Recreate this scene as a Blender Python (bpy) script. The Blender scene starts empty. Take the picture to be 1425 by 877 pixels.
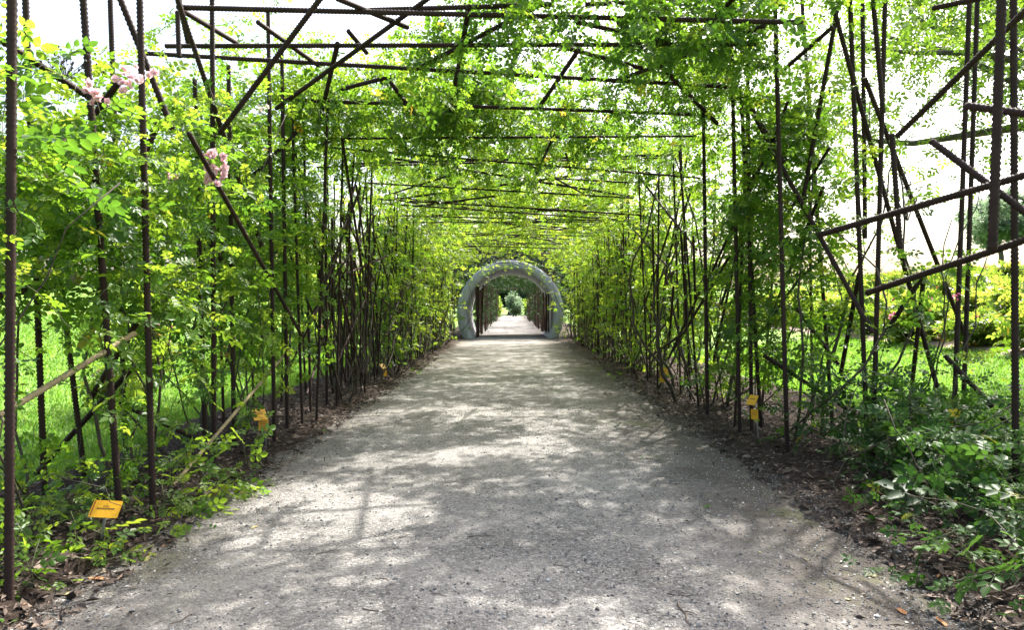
import bpy, math, random
import numpy as np
from mathutils import Vector, Matrix, Quaternion

R = math.radians
rng = np.random.default_rng(11)
random.seed(5)
sc = bpy.context.scene
col = sc.collection

# ------------------------------------------------------------------ camera
EYE = 1.4
FOC = 950.0          # focal length in photo pixels (photo 1425 wide)
cam_d = bpy.data.cameras.new('camera')
cam = bpy.data.objects.new('camera', cam_d)
col.objects.link(cam)
cam.location = (0, 0, EYE)
cam.rotation_euler = (R(90), 0, 0)
cam_d.sensor_fit = 'HORIZONTAL'
cam_d.sensor_width = 36
cam_d.lens = 36 * FOC / 1425
cam_d.shift_y = -11.5 / 1425
cam_d.clip_start = 0.05
cam_d.clip_end = 2000
sc.camera = cam

# ------------------------------------------------------------------ sky and sun
SUN_EL, SUN_AZ = 54.0, 34.0        # degrees; azimuth measured from straight ahead (+Y) towards +X
world = bpy.data.worlds.new('World')
sc.world = world
world.use_nodes = True
wn = world.node_tree.nodes
sky = wn.new('ShaderNodeTexSky')
sky.sky_type = 'NISHITA'
sky.sun_disc = False
sky.sun_elevation = R(SUN_EL)
sky.sun_rotation = R(SUN_AZ)
sky.air_density = 1.0
sky.dust_density = 6.0
sky.ozone_density = 0.6
bg = wn['Background']
bg.inputs['Strength'].default_value = 0.15
world.node_tree.links.new(sky.outputs[0], bg.inputs['Color'])
sun_d = bpy.data.lights.new('sun', 'SUN')
sun_d.energy = 4.2
sun_d.angle = R(0.8)
sun_d.color = (1.0, 0.965, 0.91)
sun = bpy.data.objects.new('sun', sun_d)
col.objects.link(sun)
to_sun = Vector((math.sin(R(SUN_AZ)) * math.cos(R(SUN_EL)), math.cos(R(SUN_AZ)) * math.cos(R(SUN_EL)), math.sin(R(SUN_EL))))
sun.rotation_euler = (-to_sun).to_track_quat('-Z', 'Y').to_euler()
sun.location = to_sun * 60

sc.view_settings.view_transform = 'Standard'
sc.view_settings.look = 'None'
sc.view_settings.gamma = 1
sc.view_settings.exposure = 1.75
sc.view_settings.use_curve_mapping = False
sc.cycles.use_denoising = True
sc.cycles.max_bounces = 9
sc.cycles.diffuse_bounces = 4
sc.cycles.glossy_bounces = 2
sc.cycles.transmission_bounces = 5

# ------------------------------------------------------------------ helpers
def P(px, py, d):
    """photo pixel at depth d (metres ahead) -> world point"""
    return Vector(((px - 712.5) * d / FOC, d, EYE - (py - 427.0) * d / FOC))

def link(o, parent=None):
    col.objects.link(o)
    if parent is not None:
        o.parent = parent
    return o

def tag(o, label, cat, group=None):
    o['label'] = label
    o['category'] = cat
    if group:
        o['group'] = group
    return o

def thing(name, label, cat, loc=(0, 0, 0), group=None):
    o = bpy.data.objects.new(name, None)
    o.empty_display_size = 0.1
    o.location = loc
    link(o)
    return tag(o, label, cat, group)

def mesh_np(name, verts, faces, tint=None, smooth=True, mat=None):
    """verts (N,3); faces: list of int arrays (M,k); tint (N,)"""
    me = bpy.data.meshes.new(name)
    verts = np.asarray(verts, dtype=np.float32)
    faces = [np.asarray(f, dtype=np.int32) for f in faces if len(f)]
    nl = sum(f.size for f in faces)
    nf = sum(len(f) for f in faces)
    me.vertices.add(len(verts))
    me.vertices.foreach_set('co', verts.ravel())
    me.loops.add(nl)
    me.polygons.add(nf)
    me.loops.foreach_set('vertex_index', np.concatenate([f.ravel() for f in faces]))
    tot = np.concatenate([np.full(len(f), f.shape[1], dtype=np.int32) for f in faces])
    start = np.concatenate([[0], np.cumsum(tot)[:-1]]).astype(np.int32)
    me.polygons.foreach_set('loop_start', start)
    me.polygons.foreach_set('loop_total', tot)
    me.polygons.foreach_set('use_smooth', np.full(nf, smooth, dtype=bool))
    if tint is not None:
        a = me.attributes.new('tint', 'FLOAT', 'POINT')
        a.data.foreach_set('value', np.asarray(tint, dtype=np.float32))
    me.update(calc_edges=True)
    if mat is not None:
        me.materials.append(mat)
    return me

def obj(name, me, parent=None, loc=None, kind=None):
    o = bpy.data.objects.new(name, me)
    if loc is not None:
        o.location = loc
    if kind:
        o['kind'] = kind
    return link(o, parent)

def nrm(v):
    return v / (np.linalg.norm(v, axis=-1, keepdims=True) + 1e-9)

def copy_tree(o, parent=None):
    c = o.copy()
    col.objects.link(c)
    c.parent = parent
    for ch in list(o.children):
        copy_tree(ch, c)
    return c

class Geo:
    """collects vertices and faces of one mesh"""
    def __init__(self):
        self.v, self.f, self.t, self.n = [], {}, [], 0
    def add(self, v, faces, tint=0.5):
        v = np.asarray(v, dtype=np.float32)
        for f in faces:
            f = np.asarray(f, dtype=np.int32)
            if len(f):
                self.f.setdefault(f.shape[1], []).append(f + self.n)
        self.v.append(v)
        t = np.asarray(tint, dtype=np.float32)
        self.t.append(np.full(len(v), t) if t.ndim == 0 else t)
        self.n += len(v)
    def mesh(self, name, mat, smooth=True, origin=None):
        v = np.concatenate(self.v)
        if origin is not None:
            v = v - np.asarray(origin, dtype=np.float32)
        return mesh_np(name, v, [np.concatenate(x) for x in self.f.values()], np.concatenate(self.t), smooth, mat)

def tube(pts, rad, sides=6, cap=True):
    """polyline tube -> verts, [quads, tris]"""
    pts = np.asarray(pts, dtype=float)
    k = len(pts)
    rad = np.broadcast_to(np.asarray(rad, dtype=float), (k,))
    t = nrm(np.gradient(pts, axis=0))
    ref = np.array([0.31, 0.17, 0.93]) if abs(t[0][2]) < 0.9 else np.array([0.93, 0.3, 0.1])
    u = nrm(np.cross(t, ref)); w = np.cross(t, u)
    a = np.linspace(0, 2 * np.pi, sides, endpoint=False)
    v = pts[:, None, :] + rad[:, None, None] * (np.cos(a)[None, :, None] * u[:, None, :] + np.sin(a)[None, :, None] * w[:, None, :])
    v = v.reshape(-1, 3)
    i = np.arange(k - 1)[:, None] * sides; j = np.arange(sides)[None, :]; jn = (j + 1) % sides
    q = np.stack([i + j, i + jn, i + sides + jn, i + sides + j], -1).reshape(-1, 4)
    fs = [q]
    if cap:
        m = len(v)
        v = np.concatenate([v, pts[:1], pts[-1:]])
        jj = np.arange(sides); jn = (jj + 1) % sides
        fs.append(np.concatenate([np.stack([jn, jj, np.full(sides, m)], -1),
                                  np.stack([(k - 1) * sides + jj, (k - 1) * sides + jn, np.full(sides, m + 1)], -1)]))
    return v, fs

# ------------------------------------------------------------------ materials
def new_mat(name):
    m = bpy.data.materials.new(name)
    m.use_nodes = True
    nt = m.node_tree
    b = nt.nodes['Principled BSDF']
    return m, nt, b

def N(nt, typ, **kw):
    n = nt.nodes.new(typ)
    for k, v in kw.items():
        if hasattr(n, k):
            setattr(n, k, v)
        else:
            n.inputs[k].default_value = v
    return n

def ramp(nt, stops, fac=None, interp='LINEAR'):
    r = nt.nodes.new('ShaderNodeValToRGB')
    r.color_ramp.interpolation = interp
    el = r.color_ramp.elements
    while len(el) < len(stops):
        el.new(0.5)
    for e, (p, c) in zip(el, stops):
        e.position = p
        e.color = (*c, 1)
    if fac is not None:
        nt.links.new(fac, r.inputs[0])
    return r

def noise(nt, scale, detail=4, rough=0.6, coord=None):
    n = nt.nodes.new('ShaderNodeTexNoise')
    n.inputs['Scale'].default_value = scale
    n.inputs['Detail'].default_value = detail
    n.inputs['Roughness'].default_value = rough
    if coord is not None:
        nt.links.new(coord, n.inputs['Vector'])
    return n

def obj_coord(nt):
    return nt.nodes.new('ShaderNodeTexCoord').outputs['Object']

def geo_pos(nt):
    return nt.nodes.new('ShaderNodeNewGeometry').outputs['Position']

def mix(nt, fac, a, b):
    m = nt.nodes.new('ShaderNodeMix')
    m.data_type = 'RGBA'
    for s, v in ((m.inputs[0], fac), (m.inputs[6], a), (m.inputs[7], b)):
        if hasattr(v, 'links'):
            nt.links.new(v, s)
        elif isinstance(v, (int, float)):
            s.default_value = v
        else:
            s.default_value = (*v, 1)
    return m.outputs[2]

def bump(nt, h, strength, dist, b):
    n = nt.nodes.new('ShaderNodeBump')
    n.inputs['Strength'].default_value = strength
    n.inputs['Distance'].default_value = dist
    nt.links.new(h, n.inputs['Height'])
    nt.links.new(n.outputs[0], b.inputs['Normal'])

def leaf_material(name, stops, trans, rough=0.42, spec=0.45, tmix=0.52):
    m, nt, b = new_mat(name)
    at = N(nt, 'ShaderNodeAttribute', attribute_name='tint')
    r = ramp(nt, stops, at.outputs['Fac'])
    rt = ramp(nt, trans, at.outputs['Fac'])
    nz = noise(nt, 60, 2, 0.5, geo_pos(nt))
    dark = mix(nt, nz.outputs[0], r.outputs[0], (0.03, 0.06, 0.012))
    cc = mix(nt, 0.35, r.outputs[0], dark)
    nt.links.new(cc, b.inputs['Base Color'])
    b.inputs['Roughness'].default_value = rough
    b.inputs['Specular IOR Level'].default_value = spec
    tr = nt.nodes.new('ShaderNodeBsdfTranslucent')
    nt.links.new(rt.outputs[0], tr.inputs[0])
    ms = nt.nodes.new('ShaderNodeMixShader')
    ms.inputs[0].default_value = tmix
    nt.links.new(b.outputs[0], ms.inputs[1])
    nt.links.new(tr.outputs[0], ms.inputs[2])
    nt.links.new(ms.outputs[0], nt.nodes['Material Output'].inputs[0])
    return m

M = {}
M['rose_leaf'] = leaf_material('rose_leaf',
    [(0.0, (0.035, 0.085, 0.016)), (0.45, (0.06, 0.14, 0.022)), (0.8, (0.10, 0.19, 0.03)), (0.93, (0.19, 0.24, 0.03)), (1.0, (0.36, 0.25, 0.03))],
    [(0.0, (0.11, 0.25, 0.02)), (0.45, (0.24, 0.44, 0.025)), (0.8, (0.44, 0.6, 0.045)), (0.93, (0.58, 0.6, 0.05)), (1.0, (0.62, 0.36, 0.04))])
M['dark_rose_leaf'] = leaf_material('dark_rose_leaf',
    [(0.0, (0.018, 0.05, 0.012)), (0.5, (0.03, 0.08, 0.015)), (0.85, (0.055, 0.13, 0.02)), (1.0, (0.28, 0.24, 0.04))],
    [(0.0, (0.05, 0.14, 0.02)), (0.5, (0.10, 0.24, 0.03)), (0.85, (0.18, 0.36, 0.05)), (1.0, (0.5, 0.42, 0.04))], rough=0.5, spec=0.25, tmix=0.25)
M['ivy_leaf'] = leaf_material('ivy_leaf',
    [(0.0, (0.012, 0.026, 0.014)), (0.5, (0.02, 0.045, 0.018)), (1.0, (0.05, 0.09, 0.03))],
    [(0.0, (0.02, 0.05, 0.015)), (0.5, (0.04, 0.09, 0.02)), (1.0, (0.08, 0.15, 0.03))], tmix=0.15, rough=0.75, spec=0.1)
M['tree_leaf'] = leaf_material('tree_leaf',
    [(0.0, (0.04, 0.09, 0.015)), (0.5, (0.065, 0.14, 0.02)), (1.0, (0.11, 0.19, 0.03))],
    [(0.0, (0.14, 0.28, 0.02)), (0.5, (0.24, 0.42, 0.03)), (1.0, (0.36, 0.52, 0.05))])
M['far_leaf'] = leaf_material('far_leaf',
    [(0.0, (0.03, 0.06, 0.04)), (0.5, (0.05, 0.095, 0.06)), (1.0, (0.10, 0.15, 0.09))],
    [(0.0, (0.05, 0.10, 0.05)), (0.5, (0.09, 0.16, 0.07)), (1.0, (0.15, 0.24, 0.1))], tmix=0.3)
M['silver_leaf'] = leaf_material('silver_leaf',
    [(0.0, (0.10, 0.15, 0.09)), (0.5, (0.16, 0.22, 0.14)), (1.0, (0.24, 0.30, 0.2))],
    [(0.0, (0.18, 0.28, 0.15)), (0.5, (0.28, 0.40, 0.22)), (1.0, (0.4, 0.52, 0.32))])
M['shrub_leaf'] = leaf_material('shrub_leaf',
    [(0.0, (0.06, 0.12, 0.02)), (0.6, (0.11, 0.19, 0.03)), (0.9, (0.2, 0.24, 0.04)), (1.0, (0.3, 0.17, 0.05))],
    [(0.0, (0.2, 0.36, 0.03)), (0.6, (0.34, 0.52, 0.05)), (0.9, (0.5, 0.5, 0.06)), (1.0, (0.5, 0.22, 0.06))])
M['grass_blade'] = leaf_material('grass_blade',
    [(0.0, (0.07, 0.17, 0.02)), (0.6, (0.12, 0.25, 0.03)), (1.0, (0.2, 0.28, 0.05))],
    [(0.0, (0.16, 0.36, 0.03)), (0.6, (0.24, 0.48, 0.04)), (1.0, (0.4, 0.46, 0.08))], tmix=0.45)

def bark(name, a, b_, scale=30):
    m, nt, b = new_mat(name)
    n = noise(nt, scale, 5, 0.65, obj_coord(nt))
    r = ramp(nt, [(0.3, a), (0.7, b_)], n.outputs[0])
    nt.links.new(r.outputs[0], b.inputs['Base Color'])
    b.inputs['Roughness'].default_value = 0.8
    bump(nt, n.outputs[0], 0.5, 0.01, b)
    return m
M['cane'] = bark('cane_bark', (0.03, 0.022, 0.016), (0.10, 0.075, 0.05))
M['shoot'] = bark('green_shoot', (0.05, 0.08, 0.025), (0.10, 0.10, 0.04))
M['trunk'] = bark('tree_bark', (0.05, 0.04, 0.03), (0.14, 0.12, 0.09), 14)
M['twig'] = bark('dry_twig', (0.07, 0.05, 0.035), (0.19, 0.15, 0.11))

def steel(name, a, b_, c):
    m, nt, b = new_mat(name)
    g = geo_pos(nt)
    n = noise(nt, 9, 6, 0.7, g)
    n2 = noise(nt, 160, 3, 0.6, g)
    r = ramp(nt, [(0.3, a), (0.55, b_), (0.75, c)], n.outputs[0])
    cc = mix(nt, n2.outputs[0], r.outputs[0], a)
    nt.links.new(cc, b.inputs['Base Color'])
    b.inputs['Roughness'].default_value = 0.75
    b.inputs['Specular IOR Level'].default_value = 0.25
    b.inputs['Metallic'].default_value = 0.1
    bump(nt, n2.outputs[0], 0.4, 0.003, b)
    return m
M['steel'] = steel('rusted_steel', (0.022, 0.012, 0.010), (0.052, 0.028, 0.023), (0.095, 0.048, 0.034))
M['steel_tan'] = steel('sunlit_tan_steel', (0.28, 0.21, 0.12), (0.44, 0.35, 0.2), (0.52, 0.43, 0.26))  # lit version of the rod steel: sunlight put into the pale tan colour
M['steel_far'] = steel('red_brown_steel', (0.05, 0.026, 0.02), (0.12, 0.065, 0.05), (0.18, 0.1, 0.075))

# gravel path
m, nt, b = new_mat('gravel'); M['gravel'] = m
g = geo_pos(nt)
v = N(nt, 'ShaderNodeTexVoronoi'); v.inputs['Scale'].default_value = 85; nt.links.new(g, v.inputs['Vector'])
v2 = N(nt, 'ShaderNodeTexVoronoi'); v2.inputs['Scale'].default_value = 38; nt.links.new(g, v2.inputs['Vector'])
sep = N(nt, 'ShaderNodeSeparateColor'); nt.links.new(v.outputs['Color'], sep.inputs[0])
st = ramp(nt, [(0.0, (0.07, 0.066, 0.062)), (0.35, (0.15, 0.143, 0.133)), (0.7, (0.265, 0.253, 0.235)), (0.93, (0.42, 0.405, 0.375)), (1.0, (0.6, 0.58, 0.54))], sep.outputs[0])
sep2 = N(nt, 'ShaderNodeSeparateColor'); nt.links.new(v2.outputs['Color'], sep2.inputs[0])
st2 = ramp(nt, [(0.0, (0.10, 0.096, 0.09)), (0.5, (0.22, 0.212, 0.198)), (1.0, (0.33, 0.315, 0.29))], sep2.outputs[0])
c1 = mix(nt, 0.35, st.outputs[0], st2.outputs[0])
nf = noise(nt, 1.1, 6, 0.65, g)
dust = ramp(nt, [(0.38, (0, 0, 0)), (0.62, (1, 1, 1))], nf.outputs[0])
dm = N(nt, 'ShaderNodeMath', operation='MULTIPLY'); nt.links.new(dust.outputs[0], dm.inputs[0]); dm.inputs[1].default_value = 0.55
c2 = mix(nt, dm.outputs[0], c1, (0.27, 0.256, 0.236))
# organic dirt and moss toward the beds
sx = N(nt, 'ShaderNodeSeparateXYZ'); nt.links.new(g, sx.inputs[0])
sh = N(nt, 'ShaderNodeMath', operation='ADD'); nt.links.new(sx.outputs[0], sh.inputs[0]); sh.inputs[1].default_value = 0.3
ab = N(nt, 'ShaderNodeMath', operation='ABSOLUTE'); nt.links.new(sh.outputs[0], ab.inputs[0])
ne = noise(nt, 2.3, 6, 0.7, g)
ad = N(nt, 'ShaderNodeMath', operation='MULTIPLY_ADD'); nt.links.new(ne.outputs[0], ad.inputs[0]); ad.inputs[1].default_value = 1.5; nt.links.new(ab.outputs[0], ad.inputs[2])
edge = ramp(nt, [(0.0, (0, 0, 0)), (1.0, (1, 1, 1))])
mr = N(nt, 'ShaderNodeMapRange'); nt.links.new(ad.outputs[0], mr.inputs[0])
mr.inputs[1].default_value = 1.95; mr.inputs[2].default_value = 2.75; mr.inputs[4].default_value = 0.85
c3 = mix(nt, mr.outputs[0], c2, (0.075, 0.062, 0.05))
nm = noise(nt, 0.7, 5, 0.7, g)
mo = ramp(nt, [(0.55, (0, 0, 0)), (0.72, (1, 1, 1))], nm.outputs[0])
mr2 = N(nt, 'ShaderNodeMapRange'); nt.links.new(ab.outputs[0], mr2.inputs[0])
mr2.inputs[1].default_value = 0.9; mr2.inputs[2].default_value = 1.7; mr2.inputs[4].default_value = 0.55
mm = N(nt, 'ShaderNodeMath', operation='MULTIPLY'); nt.links.new(mo.outputs[0], mm.inputs[0]); nt.links.new(mr2.outputs[0], mm.inputs[1])
c4 = mix(nt, mm.outputs[0], c3, (0.16, 0.17, 0.06))
nw_ = noise(nt, 0.55, 4, 0.6, g)
wet = ramp(nt, [(0.35, (0.66, 0.65, 0.64)), (0.6, (1.0, 0.99, 0.98))], nw_.outputs[0])
mu = nt.nodes.new('ShaderNodeMix'); mu.data_type = 'RGBA'; mu.blend_type = 'MULTIPLY'; mu.inputs[0].default_value = 1.0
nt.links.new(c4, mu.inputs[6]); nt.links.new(wet.outputs[0], mu.inputs[7])
nt.links.new(mu.outputs[2], b.inputs['Base Color'])
b.inputs['Roughness'].default_value = 0.9
b.inputs['Specular IOR Level'].default_value = 0.25
hh = mix(nt, 0.5, v.outputs['Distance'], v2.outputs['Distance'])
inv = N(nt, 'ShaderNodeMath', operation='SUBTRACT'); inv.inputs[0].default_value = 1.0; nt.links.new(hh, inv.inputs[1])
bump(nt, inv.outputs[0], 0.9, 0.012, b)

m, nt, b = new_mat('pebble'); M['pebble'] = m
at = N(nt, 'ShaderNodeAttribute', attribute_name='tint')
r = ramp(nt, [(0.0, (0.06, 0.056, 0.052)), (0.3, (0.13, 0.123, 0.113)), (0.75, (0.25, 0.24, 0.22)), (1.0, (0.58, 0.56, 0.52))], at.outputs['Fac'])
nt.links.new(r.outputs[0], b.inputs['Base Color']); b.inputs['Roughness'].default_value = 0.75

m, nt, b = new_mat('mulch'); M['mulch'] = m
g = geo_pos(nt)
n1 = noise(nt, 26, 8, 0.75, g); n2 = noise(nt, 3, 4, 0.6, g)
r = ramp(nt, [(0.3, (0.018, 0.013, 0.010)), (0.5, (0.05, 0.036, 0.028)), (0.66, (0.11, 0.085, 0.068)), (0.8, (0.2, 0.165, 0.14))], n1.outputs[0])
c = mix(nt, n2.outputs[0], r.outputs[0], (0.045, 0.03, 0.022))
sx = N(nt, 'ShaderNodeSeparateXYZ'); nt.links.new(g, sx.inputs[0])
ab = N(nt, 'ShaderNodeMath', operation='ABSOLUTE'); nt.links.new(sx.outputs[0], ab.inputs[0])
n3 = noise(nt, 5, 7, 0.75, g)
ad = N(nt, 'ShaderNodeMath', operation='MULTIPLY_ADD'); nt.links.new(n3.outputs[0], ad.inputs[0]); ad.inputs[1].default_value = 1.2; nt.links.new(ab.outputs[0], ad.inputs[2])
mr = N(nt, 'ShaderNodeMapRange'); nt.links.new(ad.outputs[0], mr.inputs[0])
mr.inputs[1].default_value = 2.2; mr.inputs[2].default_value = 2.8; mr.inputs[3].default_value = 0.75; mr.inputs[4].default_value = 0.0
vg = N(nt, 'ShaderNodeTexVoronoi'); vg.inputs['Scale'].default_value = 85; nt.links.new(g, vg.inputs['Vector'])
sp_ = N(nt, 'ShaderNodeSeparateColor'); nt.links.new(vg.outputs['Color'], sp_.inputs[0])
gr = ramp(nt, [(0.0, (0.06, 0.055, 0.05)), (0.6, (0.17, 0.16, 0.145)), (1.0, (0.42, 0.4, 0.37))], sp_.outputs[0])
c = mix(nt, mr.outputs[0], c, gr.outputs[0])
nt.links.new(c, b.inputs['Base Color']); b.inputs['Roughness'].default_value = 0.95
b.inputs['Specular IOR Level'].default_value = 0.15
bump(nt, n1.outputs[0], 1.0, 0.05, b)

m, nt, b = new_mat('litter'); M['litter'] = m
at = N(nt, 'ShaderNodeAttribute', attribute_name='tint')
r = ramp(nt, [(0.0, (0.025, 0.017, 0.013)), (0.4, (0.075, 0.05, 0.036)), (0.7, (0.16, 0.115, 0.085)), (0.9, (0.27, 0.21, 0.16)), (1.0, (0.34, 0.16, 0.05))], at.outputs['Fac'])
nt.links.new(r.outputs[0], b.inputs['Base Color']); b.inputs['Roughness'].default_value = 0.8

m, nt, b = new_mat('lawn'); M['lawn'] = m
g = geo_pos(nt)
n1 = noise(nt, 0.35, 5, 0.6, g); n2 = noise(nt, 9, 6, 0.8, g)
a = ramp(nt, [(0.3, (0.085, 0.19, 0.022)), (0.7, (0.15, 0.27, 0.04))], n1.outputs[0])
bb = ramp(nt, [(0.3, (0.08, 0.16, 0.02)), (0.75, (0.2, 0.31, 0.06))], n2.outputs[0])
nt.links.new(mix(nt, 0.5, a.outputs[0], bb.outputs[0]), b.inputs['Base Color'])
b.inputs['Roughness'].default_value = 0.85; b.inputs['Specular IOR Level'].default_value = 0.2
bump(nt, n2.outputs[0], 0.7, 0.05, b)

def plain(name, colr, rough=0.6, var=0.0, scale=20, trans=None):
    m, nt, b = new_mat(name)
    if var:
        n = noise(nt, scale, 5, 0.65, obj_coord(nt))
        r = ramp(nt, [(0.3, tuple(x * (1 - var) for x in colr)), (0.7, tuple(min(1, x * (1 + var)) for x in colr))], n.outputs[0])
        nt.links.new(r.outputs[0], b.inputs['Base Color'])
        bump(nt, n.outputs[0], 0.25, 0.01, b)
    else:
        b.inputs['Base Color'].default_value = (*colr, 1)
    b.inputs['Roughness'].default_value = rough
    if trans:
        tr = nt.nodes.new('ShaderNodeBsdfTranslucent'); tr.inputs[0].default_value = (*trans, 1)
        ms = nt.nodes.new('ShaderNodeMixShader'); ms.inputs[0].default_value = 0.4
        nt.links.new(b.outputs[0], ms.inputs[1]); nt.links.new(tr.outputs[0], ms.inputs[2])
        nt.links.new(ms.outputs[0], nt.nodes['Material Output'].inputs[0])
    return m
M['bank_mulch'] = plain('bank_mulch', (0.22, 0.16, 0.13), 0.95, 0.45, 7.0)
m, nt, b = new_mat('concrete'); M['concrete'] = m
oc = obj_coord(nt)
mp = N(nt, 'ShaderNodeMapping'); mp.inputs['Scale'].default_value = (2.2, 2.2, 0.35); nt.links.new(oc, mp.inputs[0])
na = noise(nt, 2.5, 6, 0.7, mp.outputs[0]); nb_ = noise(nt, 14, 5, 0.7, oc)
ra = ramp(nt, [(0.3, (0.20, 0.205, 0.22)), (0.5, (0.34, 0.35, 0.38)), (0.7, (0.44, 0.46, 0.5))], na.outputs[0])
rb_ = ramp(nt, [(0.35, (0.24, 0.24, 0.25)), (0.6, (0.4, 0.41, 0.43))], nb_.outputs[0])
nt.links.new(mix(nt, 0.4, ra.outputs[0], rb_.outputs[0]), b.inputs['Base Color'])
b.inputs['Roughness'].default_value = 0.85
bump(nt, nb_.outputs[0], 0.2, 0.006, b)
M['yellow'] = plain('yellow_plastic', (0.72, 0.36, 0.012), 0.45, 0.06, 30)
M['ink'] = plain('dark_ink', (0.05, 0.02, 0.01), 0.6)
M['redink'] = plain('red_brown_ink', (0.22, 0.03, 0.01), 0.6)
M['stake'] = plain('grey_metal_stake', (0.28, 0.27, 0.25), 0.5, 0.2, 60)
M['pink'] = plain('pale_pink_petal', (0.80, 0.56, 0.60), 0.55, 0.1, 40, trans=(0.85, 0.6, 0.64))
M['hot_pink'] = plain('pink_petal', (0.75, 0.25, 0.40), 0.55, 0.15, 20, trans=(0.8, 0.28, 0.45))
M['white_petal'] = plain('white_petal', (0.8, 0.76, 0.7), 0.55, 0.08, 20, trans=(0.8, 0.75, 0.6))
M['orange_petal'] = plain('apricot_petal', (0.75, 0.33, 0.16), 0.55, 0.12, 20, trans=(0.8, 0.35, 0.15))
M['seed'] = plain('brown_seed', (0.05, 0.035, 0.025), 0.7, 0.2, 60)
M['dead_leaf'] = plain('dead_leaf', (0.34, 0.15, 0.05), 0.7, 0.3, 40)
M['pale_leaf'] = plain('dry_pale_leaf', (0.36, 0.30, 0.13), 0.7, 0.25, 40)
M['green_leaf'] = plain('fresh_fallen_leaf', (0.07, 0.16, 0.03), 0.5, 0.2, 40, trans=(0.2, 0.4, 0.04))

# ------------------------------------------------------------------ the setting: ground, path, beds
def vnoise(x, y, s, seed=0):
    """smooth value noise, numpy"""
    x = np.asarray(x) * s + 31.7 * seed; y = np.asarray(y) * s + 17.3 * seed
    xi = np.floor(x); yi = np.floor(y); fx = x - xi; fy = y - yi
    def h(a, b_):
        q = np.sin(a * 127.1 + b_ * 311.7 + seed * 7.7) * 43758.5453
        return q - np.floor(q)
    fx = fx * fx * (3 - 2 * fx); fy = fy * fy * (3 - 2 * fy)
    return (h(xi, yi) * (1 - fx) + h(xi + 1, yi) * fx) * (1 - fy) + (h(xi, yi + 1) * (1 - fx) + h(xi + 1, yi + 1) * fx) * fy

LAWN_L, LAWN_R = -3.75, 4.55
def terrain(x, y):
    x = np.asarray(x, dtype=float); y = np.asarray(y, dtype=float)
    l = np.clip(LAWN_L - x, 0, 38); r_ = np.clip(x - LAWN_R, 0, 34)
    h = 0.115 * l * l / (l + 1.2) + 0.14 * r_ * r_ / (r_ + 1.2)
    out = (np.abs(x) > 3.7)
    h = h + np.where(out, 0.05 * (vnoise(x, y, 0.5, 1) - 0.3) * np.clip(np.abs(x) - 3.7, 0, 1), 0)
    return h - 0.02

def grid_mesh(xs, ys, zf, mat, name, smooth=True):
    X, Y = np.meshgrid(xs, ys)
    Z = zf(X, Y)
    v = np.stack([X, Y, Z], -1).reshape(-1, 3)
    nx, ny = len(xs), len(ys)
    i = np.arange(ny - 1)[:, None] * nx + np.arange(nx - 1)[None, :]
    q = np.stack([i, i + 1, i + nx + 1, i + nx], -1).reshape(-1, 4)
    return mesh_np(name, v, [q], None, smooth, mat)

xs = np.unique(np.concatenate([np.linspace(-400, -45, 12), np.linspace(-45, -4, 60), np.linspace(-4, 5, 16), np.linspace(5, 45, 60), np.linspace(45, 400, 12)]))
ys = np.unique(np.concatenate([np.linspace(-60, -5, 12), np.linspace(-5, 40, 90), np.linspace(40, 120, 40), np.linspace(120, 900, 16)]))
o = obj('ground', grid_mesh(xs, ys, terrain, M['lawn'], 'ground'), kind='structure')
o['label'] = 'bright green sunlit lawn sloping up on both sides of the pergola'

def path_z(x, y):
    return 0.006 + 0.045 * np.clip(1 - (x / 2.3) ** 2, 0, 1) + 0.018 * (vnoise(x, y, 1.3, 2) - 0.5) + 0.007 * (vnoise(x, y, 7, 3) - 0.5) + 0.004 * (vnoise(x, y, 19, 4) - 0.5)
xs = np.linspace(-2.35, 2.35, 95)
ys = np.unique(np.concatenate([np.linspace(-6, 1, 30), np.linspace(1, 13, 260), np.linspace(13, 32, 120), np.linspace(32, 110, 80)]))
o = obj('gravel_path', grid_mesh(xs, ys, path_z, M['gravel'], 'gravel_path'), kind='structure')
o['label'] = 'grey gravel path running through the tunnel, dappled with sunlight'

def bed_z(side):
    def f(x, y):
        a = np.abs(x)
        inner = (2.02 if side < 0 else 1.80) + 0.4 * (vnoise(x * 0, y, 0.7, 5) - 0.5) + 0.22 * (vnoise(x, y, 3, 6) - 0.5) + 0.22 * (vnoise(x, y, 11, 14) - 0.5)
        outer = (3.85 if side < 0 else 4.7) + 0.25 * (vnoise(x * 0, y, 0.9, 7) - 0.5)
        s = np.clip((a - inner + 0.25) / 0.6, 0, 1); s = s * s * (3 - 2 * s)
        e = np.clip((outer - a) / 0.2, 0, 1)
        z = -0.05 + 0.125 * s + 0.035 * (vnoise(x, y, 3.1, 8) - 0.5) * s + 0.02 * (vnoise(x, y, 12, 9) - 0.5) * s
        return z * e + (-0.10) * (1 - e)
    return f
for side in (-1, 1):
    x1 = 4.0 if side < 0 else 4.9
    xs = np.linspace(1.3, x1, 58) * side
    if side < 0: xs = xs[::-1]
    ys = np.unique(np.concatenate([np.linspace(-6, 1, 20), np.linspace(1, 13, 200), np.linspace(13, 30, 100), np.linspace(30, 78, 60)]))
    o = obj('planting_bed', grid_mesh(xs, ys, bed_z(side), M['mulch'], 'planting_bed'), kind='structure')
    o['label'] = 'strip of dark mulch and dead leaves under the roses'
def ground_z(x, y):
    x = np.asarray(x, dtype=float); y = np.asarray(y, dtype=float)
    z = np.maximum(terrain(x, y), np.where(np.abs(x) < 2.35, path_z(x, y), -1))
    z = np.maximum(z, np.where((x < -1.3) & (x > -4.0), bed_z(-1)(x, y), -1))
    return np.maximum(z, np.where((x > 1.3) & (x < 4.9), bed_z(1)(x, y), -1))

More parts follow.
